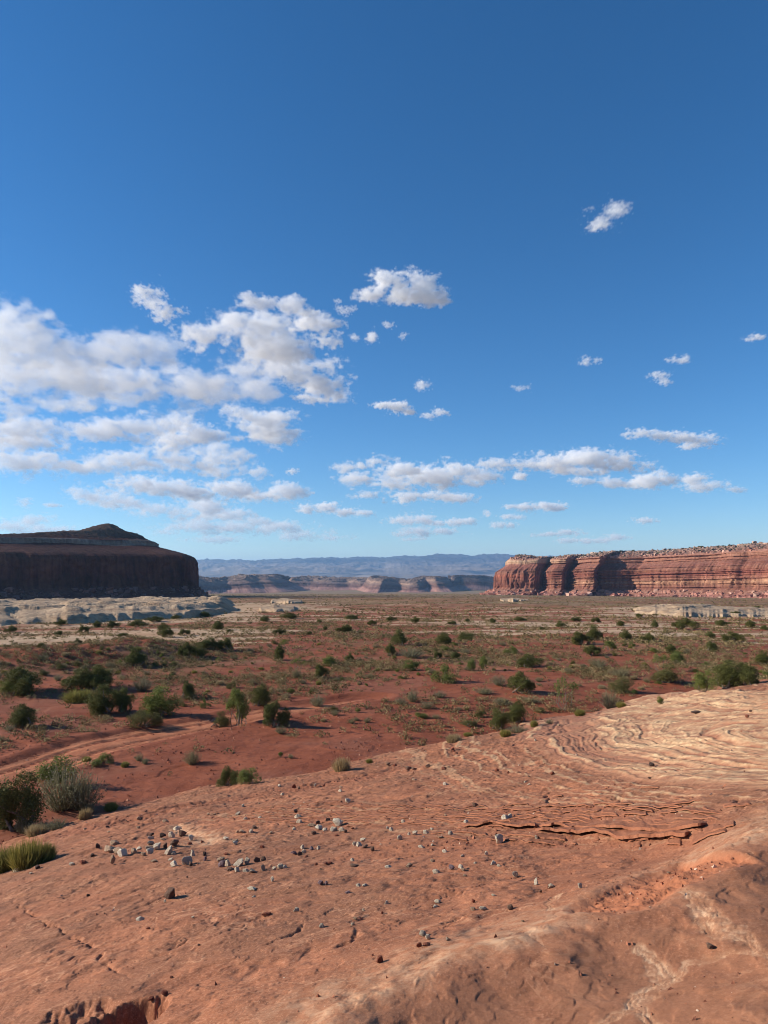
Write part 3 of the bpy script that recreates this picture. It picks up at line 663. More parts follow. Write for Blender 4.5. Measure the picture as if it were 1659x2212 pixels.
# ---------------------------------------------------------------- pale rock outcrops
def outcrop_material():
    t = MT('bleached_slickrock'); p = t.pos(); n1 = t.noise(p, .12, 6, .6); n2 = t.noise(p, .9, 6, .62); n3 = t.noise(t.pos((1, 1, 6)), .22, 5, .6)
    col = t.mix(t.mr(n1, .35, .66), (.36, .245, .150), (.49, .35, .225)); col = t.mix(t.mr(n2, .48, .74), col, (.30, .20, .125)); col = t.mix(t.mr(n3, .5, .66, 0, .75), col, (.27, .17, .105))
    return t.fin(col, t.bump(t.ma('ADD', n2, n3), .5, .9))
out_m = outcrop_material()
def outcrop(name, outline, h, label, seed, nr=260, nc=500, hum=1.0, fw=1.):
    """a hummocky rock body: outline = (u, d_front, d_back) across the view"""
    O = np.array(outline, float); az = np.degrees(np.arctan2((O[:, 0]*768/1659-384)/710., 1.016))
    a = np.linspace(az[0], az[-1], nc); k = np.linspace(-.06, 1.06, nr)
    df = np.interp(a, az, O[:, 1]); db = np.interp(a, az, O[:, 2])
    x0 = np.radians(a)*df
    df = df*(1+.06*fbm(x0/30, x0*0, 4, seed)+.03*fbm(x0/5, x0*0, 3, seed+2))
    K, A = np.meshgrid(k, a, indexing='ij'); D = df+(db-df)*K; D = np.where(K < .2, df+(db-df)*.2*(K/.2), D)
    X = np.sin(np.radians(A))*D; Y = np.cos(np.radians(A))*D
    wx = X+2.5*fbm(X/9, Y/9, 3, seed+4); wy = Y+2.5*fbm(X/9, Y/9, 3, seed+5)
    def hummock(px, py, cell, sd):
        gx = px/cell; gy = py/(cell*1.5); ix = np.floor(gx); iy = np.floor(gy); best = np.zeros_like(gx)
        for ox in (-1, 0, 1):
            for oy in (-1, 0, 1):
                cx = ix+ox; cy = iy+oy; h = np.sin(cx*127.1+cy*311.7+sd)*43758.5453; h1 = h-np.floor(h); h = np.sin(cx*269.5+cy*183.3+sd)*28001.83; h2 = h-np.floor(h)
                r2 = (gx-cx-.15-.7*h1)**2+(gy-cy-.15-.7*h2)**2; best = np.maximum(best, (.45+.55*h2)*np.sqrt(np.clip(1-r2/(.35+.4*h1), 0, 1)))
        return best
    hm = hummock(wx, wy, 17., seed)*.75+hummock(wx, wy, 8., seed+1)*.35
    front = sstep(0, 1, (D-df)/(7.+9*np.clip(fbm(x0/24, x0*0, 3, seed+7)+.25, 0, 1)*fw))*.62+.38*sstep(0, 1, (D-df-10*fw)/(22*fw))
    ends = sstep(0, .06, (A-a[0])/(a[-1]-a[0])+1e-6)*sstep(0, .08, (a[-1]-A)/(a[-1]-a[0])+1e-6)
    back = 1-sstep(.8, 1.0, K)
    hh = np.interp(A, az, [q for q in h]) if hasattr(h, '__len__') else h
    body = hh*(.42+.66*hum*hm+.22*hum*fbm(wx/11, wy/11, 3, seed+8))
    body = terrace(body*1.1+.3*fbm(X/7, Y/7, 3, seed+9), .5)/1.1*.5+body*.5
    Z = soil_base(D)-1.2+(body+1.2)*front*ends*back+.12*fbm(X/1.5, Y/1.5, 3, seed+10)*front
    o = link(name, grid_mesh(name, X, Y, Z, [out_m])); tag(o, label, 'rock outcrop')
    return o
outcrop('rock_outcrop', [(-420, 150, 460), (-150, 162, 460), (0, 168, 470), (60, 172, 480), (200, 178, 500), (300, 186, 520), (400, 200, 540), (480, 228, 520), (530, 262, 430)], [4.6, 4.4, 4.2, 4.0, 4.4, 4.2, 4.2, 4.4, 3.4], 'long pale hummocky rock shelf with a shaded hollow front below the dark mesa', 501, nr=320, nc=900)
outcrop('rock_outcrop', [(555, 250, 300), (590, 240, 310), (640, 250, 320)], [1.2, 1.8, .8], 'small pale rock mound in the valley just right of the long pale shelf', 521, 90, 160, fw=.4)
outcrop('rock_outcrop', [(580, 420, 520), (620, 410, 540), (655, 430, 520)], [1.6, 2.4, 1.2], 'pale rock knob farther out, behind the small mound near the valley middle', 531, 90, 140, fw=.4)
outcrop('rock_outcrop', [(1360, 255, 300), (1420, 235, 320), (1480, 226, 320), (1560, 236, 320), (1700, 250, 330)], [1.2, 3.0, 3.2, 2.2, 1.4], 'cream rock mound under the sunlit cliff on the right of the plain', 541, 150, 420, hum=1.1, fw=.9)
outcrop('rock_outcrop', [(1080, 560, 680), (1110, 540, 690), (1150, 560, 680)], [1., 1.8, .8], 'tiny pale rock patch with a dark boulder in front of the sunlit cliff', 551, 70, 120, fw=.4)
# ---------------------------------------------------------------- plants

rng = np.random.RandomState(11)
def foliage_material(name, c0, c1, trans=.25):
    t = MT(name); tint = t.attr('tint').outputs['Fac']
    info = t.n('ShaderNodeObjectInfo').outputs['Random']
    col = t.mix(tint, c0, c1)
    col = t.mix(t.ma('MULTIPLY', info, .35), col, t.mix(1., col, (1.25, 1.05, .75), 'MULTIPLY'))
    t.b.inputs['Roughness'].default_value = .7
    t.put(t.b.inputs['Base Color'], col)
    tr = t.n('ShaderNodeBsdfTranslucent'); t.l(col, tr.inputs['Color'])
    mx = t.n('ShaderNodeMixShader'); mx.inputs[0].default_value = trans
    t.l(t.b.outputs[0], mx.inputs[1]); t.l(tr.outputs[0], mx.inputs[2]); t.l(mx.outputs[0], t.out.inputs['Surface'])
    return t.m
M_jun = foliage_material('juniper_foliage', (.058, .066, .020), (.17, .172, .050), .12)
M_oli = foliage_material('olive_foliage', (.075, .074, .025), (.19, .175, .058), .15)
M_grn = foliage_material('bright_green_leaves', (.085, .108, .028), (.23, .26, .075), .3)
M_sag = foliage_material('grey_green_sage_leaves', (.13, .122, .068), (.32, .29, .17), .2)
M_yel = foliage_material('yellow_green_stems', (.13, .125, .03), (.34, .30, .09), .3)
M_dry = foliage_material('dry_straw_grass', (.24, .18, .09), (.48, .38, .22), .3)
def bark_material():
    t = MT('grey_weathered_bark'); n = t.noise(t.pos((6, 6, 1)), 4, 4, .6)
    return t.fin(t.mix(t.mr(n, .3, .7), (.10, .075, .055), (.27, .22, .17)), t.bump(n, .03))
M_bark = bark_material()

def leaves(cent, size, asp=.55, up=.0, jitter=1., rs=rng):
    """one small bent-free quad per centre, random facing; returns V, F"""
    n = len(cent); a = rs.normal(size=(n, 3)); a[:, 2] += up
    a /= np.linalg.norm(a, axis=1)[:, None]; b = rs.normal(size=(n, 3)); b -= a*(a*b).sum(1)[:, None]; b /= np.linalg.norm(b, axis=1)[:, None]
    s = np.asarray(size)*(.6+.8*rs.rand(n)); A = a*s[:, None]*.5; B = b*(s*asp)[:, None]*.5
    V = np.stack([cent-A, cent+B*.9-A*.1, cent+A, cent-B*.9+A*.1], 1).reshape(-1, 3)
    return V, np.arange(4*n)
def blades(base, tip, w, bow=.15, rs=rng):
    """narrow two-segment blades from base to tip"""
    n = len(base); d = tip-base; sd = np.cross(d, rs.normal(size=(n, 3))); sd /= np.linalg.norm(sd, axis=1)[:, None]+1e-9
    mid = base+.55*d; mid[:, 2] += bow*np.linalg.norm(d, axis=1)*.5; w = np.broadcast_to(np.asarray(w), (n,))[:, None]
    V = np.stack([base-sd*w*.5, base+sd*w*.5, mid+sd*w*.5, mid-sd*w*.5, tip+sd*w*.15, tip-sd*w*.15], 1).reshape(-1, 3)
    k = (np.arange(n)*6)[:, None]; F = np.concatenate([k+np.array([0, 1, 2, 3]), k+np.array([3, 2, 4, 5])], 1)
    return V, F.reshape(-1)
def tube(pts, rad, ns=6):
    pts = np.asarray(pts, float); V = []; F = []
    n = len(pts)
    for i in range(n):
        d = pts[min(i+1, n-1)]-pts[max(i-1, 0)]; d /= np.linalg.norm(d)+1e-9
        a = np.cross(d, (.31, .92, .2)); a /= np.linalg.norm(a); b = np.cross(d, a)
        for k in range(ns): V.append(pts[i]+rad[i]*(a*math.cos(k*2*math.pi/ns)+b*math.sin(k*2*math.pi/ns)))
    for i in range(n-1):
        for k in range(ns): F += [i*ns+k, i*ns+(k+1) % ns, (i+1)*ns+(k+1) % ns, (i+1)*ns+k]
    return np.array(V), np.array(F)
def merge(parts):
    V = []; F = []; o = 0; idx = []
    for v, f in parts: V.append(v); F.append(np.asarray(f)+o); o += len(v)
    return np.concatenate(V), np.concatenate(F)
def limb(a, b, r0, r1, wob, rs, n=6):
    t = np.linspace(0, 1, n)[:, None]; P = np.asarray(a)*(1-t)+np.asarray(b)*t
    P[1:-1] += rs.normal(size=(n-2, 3))*wob*np.linalg.norm(np.subtract(b, a))
    return tube(P, np.linspace(r0, r1, n))

def crown_mesh(name, mat, rs, lobes, nleaf, leaf, asp, fill=.35, sprig=0.):
    """leaf clumps through a set of ellipsoid lobes: (centre, radii)"""
    vol = np.array([r[0]*r[1]*r[2] for c, r in lobes])**.75; cnt = (nleaf*vol/vol.sum()).astype(int)
    C = []; T = []
    for (c, r), k in zip(lobes, cnt):
        nc = max(5, k//14)                                              # clumps
        d = rs.normal(size=(nc, 3)); d[:, 2] = d[:, 2]*.9+.15; d /= np.linalg.norm(d, axis=1)[:, None]
        rad = np.where(rs.rand(nc) < fill, rs.rand(nc)**.5, .82+.30*rs.rand(nc))
        cc = np.asarray(c)+d*rad[:, None]*np.asarray(r)
        w = np.repeat(np.arange(nc), int(np.ceil(k/nc)))
        sp = min(r)*.20
        q = cc[w]+rs.normal(size=(len(w), 3))*sp*np.array([1, 1, 1.25+sprig])
        C.append(q); T.append(np.clip(.5+.22*rs.normal(size=nc)[w]+.16*rs.normal(size=len(w)), 0, 1))
    C = np.concatenate(C); T = np.concatenate(T); ok = C[:, 2] > .03; C = C[ok]; T = T[ok]
    V, F = leaves(C, leaf, asp, rs=rs)
    return raw_mesh(name, V, F, 4, [mat], dict(tint=np.repeat(T, 4)), smooth=False)
def wood_mesh(rs, lobes, h, thick, splay=.25, low=.0):
    parts = []
    tops = sorted(lobes, key=lambda q: -q[0][2]*1.0)
    for c, r in tops[:9]:
        b = np.array([rs.normal()*.06*h, rs.normal()*.06*h, -.15*h]); e = np.array(c)
        m = b*(.5)+e*.5; m[2] *= .75; m[:2] += rs.normal(size=2)*splay*h*.3
        parts.append(limb(b, m, thick, thick*.6, .05, rs, 4)); parts.append(limb(m, e, thick*.6, thick*.2, .05, rs, 4))
    V, F = merge(parts); return raw_mesh('trunk', V, F, 4, [M_bark])
def lobes_for(shape, rs, w=1., h=1.):
    """unit plant: width 1 (x -.5 .. .5), height 1"""
    L = []
    if shape == 'round':
        n = rs.randint(7, 11)
        for i in range(n):
            a = rs.rand()*6.283; q = rs.rand()**.6*.30; z = rs.uniform(.18, .74)
            rr = rs.uniform(.15, .24); L.append(((math.cos(a)*q, math.sin(a)*q, z*(1.05-q)), (rr, rr, rr*rs.uniform(.8, 1.15))))
        L.append(((0, 0, .78), (.17, .17, .20)))
    elif shape == 'low':
        n = rs.randint(8, 12)
        for i in range(n):
            x = rs.uniform(-.40, .40); y = rs.uniform(-.3, .3); rr = rs.uniform(.11, .2)
            L.append(((x, y, rs.uniform(.15, .62)*(1-.9*x*x)), (rr, rr, rr*1.5)))
        L.append(((rs.uniform(-.2, .2), 0, .75), (.15, .15, .22)))
    elif shape == 'tall':
        n = rs.randint(8, 12)
        for i in range(n):
            z = rs.uniform(.2, .85); q = .28*(1.05-z)**.5; a = rs.rand()*6.283; rr = rs.uniform(.13, .2)
            L.append(((math.cos(a)*q, math.sin(a)*q, z), (rr, rr, rr*.75)))
        L.append(((0, 0, .86), (.12, .12, .13)))
    elif shape == 'open':
        n = rs.randint(6, 9)
        for i in range(n):
            a = rs.rand()*6.283; q = rs.uniform(.15, .36); rr = rs.uniform(.12, .18)
            L.append(((math.cos(a)*q, math.sin(a)*q, rs.uniform(.45, .85)), (rr, rr, rr*.8)))
    return L
def bush_kind(kind, seed):
    """(foliage mesh, trunk mesh) one metre wide and one metre high"""
    rs = np.random.RandomState(seed)
    if kind == 'juniper':
        L = lobes_for(('low', 'round', 'low', 'round', 'low', 'low', 'round')[(seed//7) % 7], rs); f = crown_mesh('foliage', M_jun, rs, L, 12500, .034, .6, .38)
    elif kind == 'olive':
        L = lobes_for(rs.choice(['round', 'low']), rs); f = crown_mesh('foliage', M_oli, rs, L, 8000, .036, .5, .35, .4)
    elif kind == 'green':
        L = lobes_for(rs.choice(['round', 'tall', 'low']), rs); f = crown_mesh('foliage', M_grn, rs, L, 5200, .042, .55, .5, .6)
    elif kind == 'bare':
        L = lobes_for('open', rs); f = crown_mesh('foliage', M_grn, rs, L, 1500, .040, .5, .6, .6)
    elif kind == 'sage':
        return sage_mesh('foliage', M_sag, rs, 1500, .032), None
    elif kind == 'grass':
        return tuft_mesh('foliage', M_yel, rs, 1500, .011), None
    elif kind == 'dry':
        return tuft_mesh('foliage', M_dry, rs, 1100, .012), None
    return f, wood_mesh(rs, L, 1., .045 if kind in ('juniper', 'olive') else .018, .5)
def sage_mesh(name, mat, rs, n, w):
    """many upright leafy twigs from one root, dome shaped"""
    k = n//9; a = rs.rand(k)*6.283; el = np.arccos(rs.uniform(.12, 1, k)); L = rs.uniform(.75, 1.05, k)
    tip = np.stack([np.cos(a)*np.sin(el)*.5*L, np.sin(a)*np.sin(el)*.5*L, (.25+.75*np.cos(el))*L], 1)
    base = tip*np.array([.25, .25, 0])+rs.normal(size=(k, 3))*np.array([.03, .03, 0])
    Vb, Fb = blades(base, tip, .012, .1, rs)
    t = rs.uniform(.35, 1.05, (k, 8)); c = (base[:, None]*(1-t[..., None])+tip[:, None]*t[..., None]).reshape(-1, 3)+rs.normal(size=(k*8, 3))*.028
    Vl, Fl = leaves(c, w*1.35, .45, .3, rs=rs)
    V, F = merge([(Vb, Fb), (Vl, Fl)])
    T = np.concatenate([np.repeat(np.clip(.35+.2*rs.normal(size=k), 0, 1), 6), np.repeat(np.clip(.55+.22*rs.normal(size=len(c)), 0, 1), 4)])
    return raw_mesh(name, V, F, 4, [mat], dict(tint=T), smooth=False)
def tuft_mesh(name, mat, rs, n, w):
    a = rs.rand(n)*6.283; el = rs.rand(n)**.8*1.15; L = rs.uniform(.6, 1.05, n)
    q = np.sqrt(rs.rand(n))*.28; b = rs.rand(n)*6.283
    base = np.stack([np.cos(b)*q, np.sin(b)*q, -.03+0*q], 1)
    tip = base+np.stack([np.cos(a)*np.sin(el)*.34*L, np.sin(a)*np.sin(el)*.34*L, np.cos(el)*L], 1)
    V, F = blades(base, tip, w, .12, rs)
    return raw_mesh(name, V, F, 4, [mat], dict(tint=np.repeat(np.clip(.5+.25*rs.normal(size=n), 0, 1), 6)), smooth=False)

KINDS = {k: [bush_kind(k, 1000*i+j*7+1) for j in range(n)] for i, (k, n) in enumerate((('juniper', 7), ('olive', 4), ('green', 5), ('bare', 3), ('sage', 5), ('grass', 3), ('dry', 3)))}
CATS = dict(juniper='juniper', olive='shrub', green='shrub', bare='shrub', sage='shrub', grass='grass tuft', dry='grass tuft')
NAMES = dict(juniper='juniper_bush', olive='olive_shrub', green='leafy_shrub', bare='bare_branched_shrub', sage='sagebrush', grass='grass_tuft', dry='dry_grass_tuft')
_used = {}
def plant(kind, u, v, w, h, label, group, variant=None, sink=.03, parts=True, loc=None):
    """a plant whose foot shows at (u, v), w x h measured on the same frame"""
    p = spot(u, v) if loc is None else np.array(loc)
    d = math.hypot(p[0], p[1]); m = d/710*768/1659
    c = math.cos(math.atan2(p[0], p[1])); m = m/c*1.0
    i = _used.get(kind, 0) if variant is None else variant; _used[kind] = i+1
    f, t = KINDS[kind][i % len(KINDS[kind])]
    W, H = w*m*(1.0 if d < 34 else 1.12), h*m*(.96 if d < 34 else .93)
    if t is None or not parts:
        o = link(NAMES[kind], f)
    else:
        o = link(NAMES[kind], None); fo = link('foliage', f, o); to = link('trunk', t, o)
    o.location = (p[0], p[1], p[2]-sink*H); o.scale = (W, W*rng.uniform(.8, 1.05), H); o.rotation_euler = (0, 0, rng.rand()*6.28)
    return tag(o, label, CATS[kind], group)
LM = []                                                                # landmark plants: (u, v, how to call them)
J, O, G, B, S, Y, D = 'juniper', 'olive', 'green', 'bare', 'sage', 'grass', 'dry'
NEAR = 'bushes along the foot of the slickrock'; TRK = 'bushes beside the dirt track'; RED = 'bushes across the red flat'; RIM = 'bushes along the right edge of the slickrock'
HAND = (
    (J, 33, 1790, 104, 104, NEAR, 'big dark green juniper cut by the left edge, by the foot of the slickrock', 'the big juniper at the left edge'),
    (S, 138, 1747, 120, 88, NEAR, 'large grey-green shrub right beside the big dark juniper at the left', 'the large grey shrub'),
    (S, 178, 1748, 90, 74, NEAR, 'second grey-green shrub merging with the large grey shrub, on its right', 'the merged grey shrub'),
    (G, 132, 1702, 82, 62, NEAR, 'bright leafy shrub rising behind the large grey-green shrub', 'the leafy shrub behind the large grey one'),
    (S, 50, 1799, 32, 30, NEAR, 'small round grey shrub in front of the big dark juniper', 'the small grey shrub below the big juniper'),
    (S, 85, 1797, 60, 20, NEAR, 'low green shrub lying along the slickrock edge under the juniper', 'the low green edge shrub'),
    (D, 78, 1803, 46, 20, NEAR, 'pale straw tuft at the slickrock edge below the small grey shrub', 'the pale straw tuft'),
    (S, 122, 1790, 50, 20, NEAR, 'low dark green shrub on the slickrock edge right of the pale straw tuft', 'the low dark edge shrub'),
    (S, 192, 1758, 30, 24, NEAR, 'little olive-grey shrub at the slickrock edge below the merged grey shrub', 'the little olive-grey shrub'),
    (D, 184, 1768, 34, 20, NEAR, 'dry grass tuft beside the little olive-grey shrub', 'the dry tuft by the olive-grey shrub'),
    (Y, 240, 1750, 34, 17, NEAR, 'small yellow-green tuft where the slickrock edge meets the red soil', 'the small yellow-green tuft'),
    (Y, 58, 1872, 88, 48, NEAR, 'large yellow-green grass tuft growing on the slickrock itself at left', 'the large grass tuft'),
    (Y, 8, 1880, 70, 42, NEAR, 'yellow-green grass tuft cut by the left edge, beside the large tuft', 'the grass tuft at the left edge'),
    (Y, 98, 1858, 44, 32, NEAR, 'smaller yellow-green grass tuft on the right end of the large tuft', 'the smaller tuft'),
    (J, 492, 1697, 48, 42, NEAR, 'dark juniper bush at the slickrock edge, left of a bright leafy shrub', 'the dark edge juniper'),
    (G, 543, 1693, 62, 38, NEAR, 'low bright leafy shrub at the slickrock edge beside a dark juniper', 'the low leafy edge shrub'),
    (D, 738, 1664, 52, 30, NEAR, 'pale dry grass tuft on the slickrock edge at mid picture', 'the pale dry tuft'),
    (Y, 798, 1648, 20, 10, NEAR, 'tiny yellow-green tuft just right of the pale dry tuft', None),
    (S, 415, 1650, 38, 32, RED, 'thin grey sagebrush alone on bare red soil below the track', 'the thin grey sagebrush'),
    (G, 223, 1650, 44, 22, TRK, 'low dark leafy shrub on bare red soil just below the track', 'the low leafy shrub below the track'),
    (Y, 187, 1645, 24, 11, TRK, 'small yellow-green clump left of the low leafy shrub below the track', None),
    (S, 300, 1643, 22, 17, RED, 'small rounded sagebrush between the low leafy shrub and the thin grey sagebrush', None),
    (S, 313, 1650, 20, 14, RED, 'small sagebrush touching the right side of another between two taller shrubs', None),
    (Y, 270, 1656, 18, 11, RED, 'little yellow-green shrub right of the low leafy shrub below the track', None),
    (G, 606, 1636, 13, 12, RED, 'tiny bright green dot of a shrub on bare red soil', 'the tiny bright green shrub'),
    (S, 628, 1638, 14, 11, RED, 'tiny grey sagebrush just right of the tiny bright green shrub', None),
    (J, 45, 1570, 56, 42, TRK, 'olive dark juniper bush beyond the track at far left', 'the olive juniper beyond the track'),
    (S, 20, 1578, 22, 11, TRK, 'low grey shrub in front of the olive juniper at far left', None),
    (J, 44, 1498, 82, 52, RED, 'wide dense green juniper below the dark red bank at left', 'the wide juniper below the bank'),
    (G, 20, 1500, 50, 26, RED, 'bright leafy shrub in front of the wide juniper below the bank', None),
    (J, 175, 1492, 62, 46, RED, 'dark juniper, left one of a close pair beyond the track', 'the left pair juniper'),
    (J, 214, 1490, 60, 50, RED, 'dark juniper, right one of a close pair beyond the track', 'the right pair juniper'),
    (J, 222, 1541, 60, 60, TRK, 'dark juniper leaning left on a twisted bare trunk', 'the twisted-trunk juniper'),
    (J, 266, 1536, 42, 52, TRK, 'rounded dark juniper joined to the right of the twisted-trunk one', 'the rounded juniper'),
    (Y, 170, 1516, 64, 26, TRK, 'low yellow-green shrub in front of the close pair of junipers', 'the low yellow-green shrub'),
    (S, 308, 1493, 46, 34, RED, 'grey-green upright sagebrush right of the close pair of junipers', 'the upright sagebrush'),
    (G, 350, 1549, 76, 66, TRK, 'large bright leafy shrub beside the track, tallest of its clump', 'the large leafy shrub'),
    (G, 318, 1548, 42, 44, TRK, 'smaller bright leafy shrub on the left shoulder of the large one', None),
    (O, 308, 1568, 60, 35, TRK, 'low olive shrub right on the track edge in front of the leafy clump', 'the low olive shrub'),
    (J, 402, 1508, 36, 38, RED, 'small dark juniper behind the large bright leafy shrub', 'the small juniper behind'),
    (G, 440, 1530, 12, 24, TRK, 'slender bright green sapling between the large leafy shrub and the tall pale one', None),
    (G, 509, 1568, 58, 84, TRK, 'tall pale green leafy shrub standing beside the track', 'the tall pale leafy shrub'),
    (O, 477, 1569, 40, 34, TRK, 'low olive shrub against the left foot of the tall pale leafy shrub', None),
    (J, 566, 1523, 48, 46, TRK, 'dark juniper behind, between the tall pale shrub and the rounded one', 'the dark juniper behind the track'),
    (J, 590, 1569, 54, 60, TRK, 'rounded dense juniper with a long shadow right of the tall pale shrub', 'the long-shadow juniper'),
    (S, 606, 1584, 28, 18, TRK, 'small grey sagebrush at the foot of the long-shadow juniper', None),
    (S, 686, 1526, 44, 30, RED, 'round green-grey shrub on the end of a low grassy rise', 'the round shrub on the rise'),
    (S, 760, 1563, 17, 14, RED, 'small round sagebrush on the bare rise, left of another', None),
    (S, 793, 1561, 17, 13, RED, 'small round sagebrush on the bare rise, right of another', None),
    (J, 290, 1437, 42, 40, RED, 'dark juniper alone in front of the pale rock band at left', 'the lone juniper'),
    (J, 400, 1421, 34, 34, RED, 'dark green juniper, left of three before the pale band', 'the left of three junipers'),
    (J, 430, 1419, 32, 26, RED, 'low dark juniper touching the right of a taller one before the pale band', None),
    (J, 450, 1402, 40, 26, RED, 'dark juniper clump, middle of three before the pale band', None),
    (J, 490, 1405, 32, 30, RED, 'upright dark juniper, right of three before the pale band', 'the right of three junipers'),
    (J, 603, 1426, 34, 34, RED, 'dark juniper in mid flat with a bare-branched shrub behind', 'the mid-flat juniper'),
    (B, 615, 1404, 26, 28, RED, 'grey bare-branched shrub behind the mid-flat juniper', None),
    (J, 692, 1464, 38, 32, RED, 'rounded olive-green juniper left of the picture middle', 'the rounded olive juniper'),
    (S, 640, 1464, 25, 25, RED, 'grey-green sagebrush left of the rounded olive-green juniper', None),
    (B, 646, 1444, 40, 26, RED, 'half bare dark shrub behind the grey-green sagebrush', 'the half bare shrub'),
    (G, 712, 1438, 40, 26, RED, 'pale green leafy shrub behind the rounded olive-green juniper', None),
    (J, 756, 1428, 18, 20, RED, 'small dark juniper behind and right of the rounded olive one', None),
    (J, 1132, 1497, 52, 48, RED, 'big dense olive-green juniper in mid flat right of centre', 'the dense juniper'),
    (S, 1077, 1480, 36, 26, RED, 'round grey-green shrub left of the dense mid-flat juniper', 'the round grey-green shrub'),
    (J, 1142, 1441, 54, 30, RED, 'wide dark juniper with spreading branches beyond the dense one', 'the spreading juniper'),
    (B, 1222, 1534, 46, 76, RIM, 'tall bare-branched shrub with pale twigs before the slickrock', 'the pale bare-branched shrub'),
    (S, 1318, 1530, 44, 42, RIM, 'silvery grey sagebrush against the left end of the striped slickrock', 'the silvery sagebrush'),
    (O, 1345, 1496, 52, 34, RIM, 'yellowish olive shrub behind the silvery grey sagebrush', 'the yellowish shrub'),
    (J, 1076, 1574, 40, 47, RIM, 'dark juniper, taller left one of a pair by the slickrock', 'the left slickrock juniper'),
    (J, 1120, 1560, 46, 48, RIM, 'green juniper, right one of a pair by the slickrock', 'the right slickrock juniper'),
    (S, 1117, 1583, 46, 22, RIM, 'rounded grey-green shrub in front of the slickrock pair of junipers', 'the rounded front shrub'),
    (Y, 1092, 1590, 28, 16, RIM, 'yellow-green tuft left of the rounded grey-green front shrub', None),
    (Y, 1154, 1570, 20, 16, RIM, 'yellow-green tuft right of the slickrock pair of junipers', None),
    (S, 1187, 1563, 20, 12, RIM, 'low grey shrub right of the yellow-green tuft, by the slickrock', None),
    (Y, 1253, 1546, 28, 15, RIM, 'yellow-green tuft at the foot of the pale bare-branched shrub', None),
    (Y, 1342, 1528, 22, 13, RIM, 'yellow-green tuft right of the silvery grey sagebrush', None),
    (G, 1424, 1521, 16, 16, RIM, 'small green sprig growing in a crack of the slickrock', None),
    (D, 980, 1603, 42, 20, RIM, 'pale dry grass strip at the tip of the slickrock slope', 'the pale grass strip'),
    (Y, 1010, 1590, 22, 9, RIM, 'yellow-green tuft behind the pale dry grass strip', None),
    (O, 1445, 1474, 64, 38, RIM, 'wide bushy green shrub behind the layered slickrock hump', 'the wide bushy shrub'),
    (G, 1530, 1492, 52, 44, RIM, 'pale green leafy shrub rising behind the slickrock rim', 'the pale leafy rim shrub'),
    (J, 1575, 1484, 62, 50, RIM, 'big green juniper rising behind the slickrock rim at right', 'the big rim juniper'),
    (J, 1610, 1480, 50, 42, RIM, 'second green juniper at the right shoulder of the big rim juniper', None),
    (S, 922, 1531, 38, 19, RED, 'low round sagebrush before a tall dry one, right of centre', None),
    (S, 892, 1516, 26, 34, RED, 'tall spiky dry sagebrush right of the picture middle', 'the tall spiky sagebrush'),
    (S, 866, 1521, 30, 17, RED, 'low sagebrush on the left of the tall spiky one', None),
    (S, 950, 1507, 32, 18, RED, 'rounded sagebrush behind and right of the tall spiky one', None),
    (O, 1012, 1568, 38, 13, RED, 'low dark dead shrub lying on a straw-coloured patch', 'the dead shrub'),
    (S, 1045, 1499, 46, 16, RED, 'long low sagebrush left of the dense mid-flat juniper', None),
    (S, 1085, 1521, 50, 15, RED, 'long low grey sagebrush in front of the dense mid-flat juniper', None),
    (S, 1145, 1517, 54, 15, RED, 'low sagebrush strip between the dense juniper and the slickrock pair', None),
    (G, 960, 1473, 50, 42, RED, 'bright and dark green shrub right of centre with arching branches', 'the arching shrub'),
    (G, 1045, 1448, 22, 33, RED, 'upright yellow-green sapling, right one of two', None),
    (G, 1020, 1448, 20, 28, RED, 'upright yellow-green sapling, left one of two', None),
    (G, 883, 1448, 44, 25, RED, 'low bright leafy shrub at mid flat near the picture middle', 'the low bright shrub'),
    (J, 862, 1394, 38, 40, RED, 'tall dark juniper clump near the picture middle', 'the tall juniper clump'),
    (J, 844, 1414, 26, 26, RED, 'smaller dark juniper in front of the tall juniper clump', None),
    (S, 888, 1420, 66, 25, RED, 'wide grey-green shrub row in front of the tall juniper clump', 'the wide grey row'),
    (J, 960, 1391, 38, 28, RED, 'dark juniper right of the tall juniper clump', None),
    (G, 958, 1406, 28, 13, RED, 'pale leafy shrub in front of the juniper right of the tall clump', None),
    (J, 1005, 1385, 36, 21, RED, 'low wide dark juniper, two along from the tall juniper clump', None),
    (J, 943, 1423, 20, 19, RED, 'small dark juniper right of the wide grey row', None),
    (J, 983, 1423, 32, 16, RED, 'low dark juniper, second to the right of the wide grey row', None),
    (G, 1106, 1413, 30, 19, RED, 'grey-leafy shrub left of the spreading juniper, farther out', None),
    (J, 1254, 1391, 42, 27, RED, 'wide dark juniper left of a taller one before the pale right band', 'the wide far juniper'),
    (J, 1283, 1383, 30, 34, RED, 'tallest dark juniper before the pale band on the right', 'the tallest far juniper'),
    (J, 1280, 1416, 42, 23, RED, 'dark low juniper in front of the tallest one before the pale right band', None),
    (G, 1316, 1404, 32, 19, RED, 'green shrub right of the tallest juniper before the pale right band', None),
    (J, 1352, 1381, 24, 20, RED, 'dark juniper standing at the pale right band, right of the tallest', None),
    (J, 1400, 1386, 26, 18, RED, 'dark low juniper at the left tip of a pale strip', None),
    (B, 1428, 1451, 36, 40, RED, 'dark half bare juniper with a forked trunk behind the slickrock hump', 'the forked juniper'),
    (G, 1465, 1434, 34, 28, RED, 'bright green shrub just right of the forked half bare juniper', None),
    (S, 1340, 1461, 44, 19, RED, 'rounded grey shrub in mid flat left of the forked juniper', None),
    (S, 1290, 1438, 48, 19, RED, 'wide grey sagebrush in mid flat below the tallest far juniper', None),
    (J, 1535, 1407, 26, 20, RED, 'dark juniper alone in front of the right pale strips', None),
    (J, 1450, 1411, 30, 18, RED, 'dark juniper just behind the forked half bare one', None),
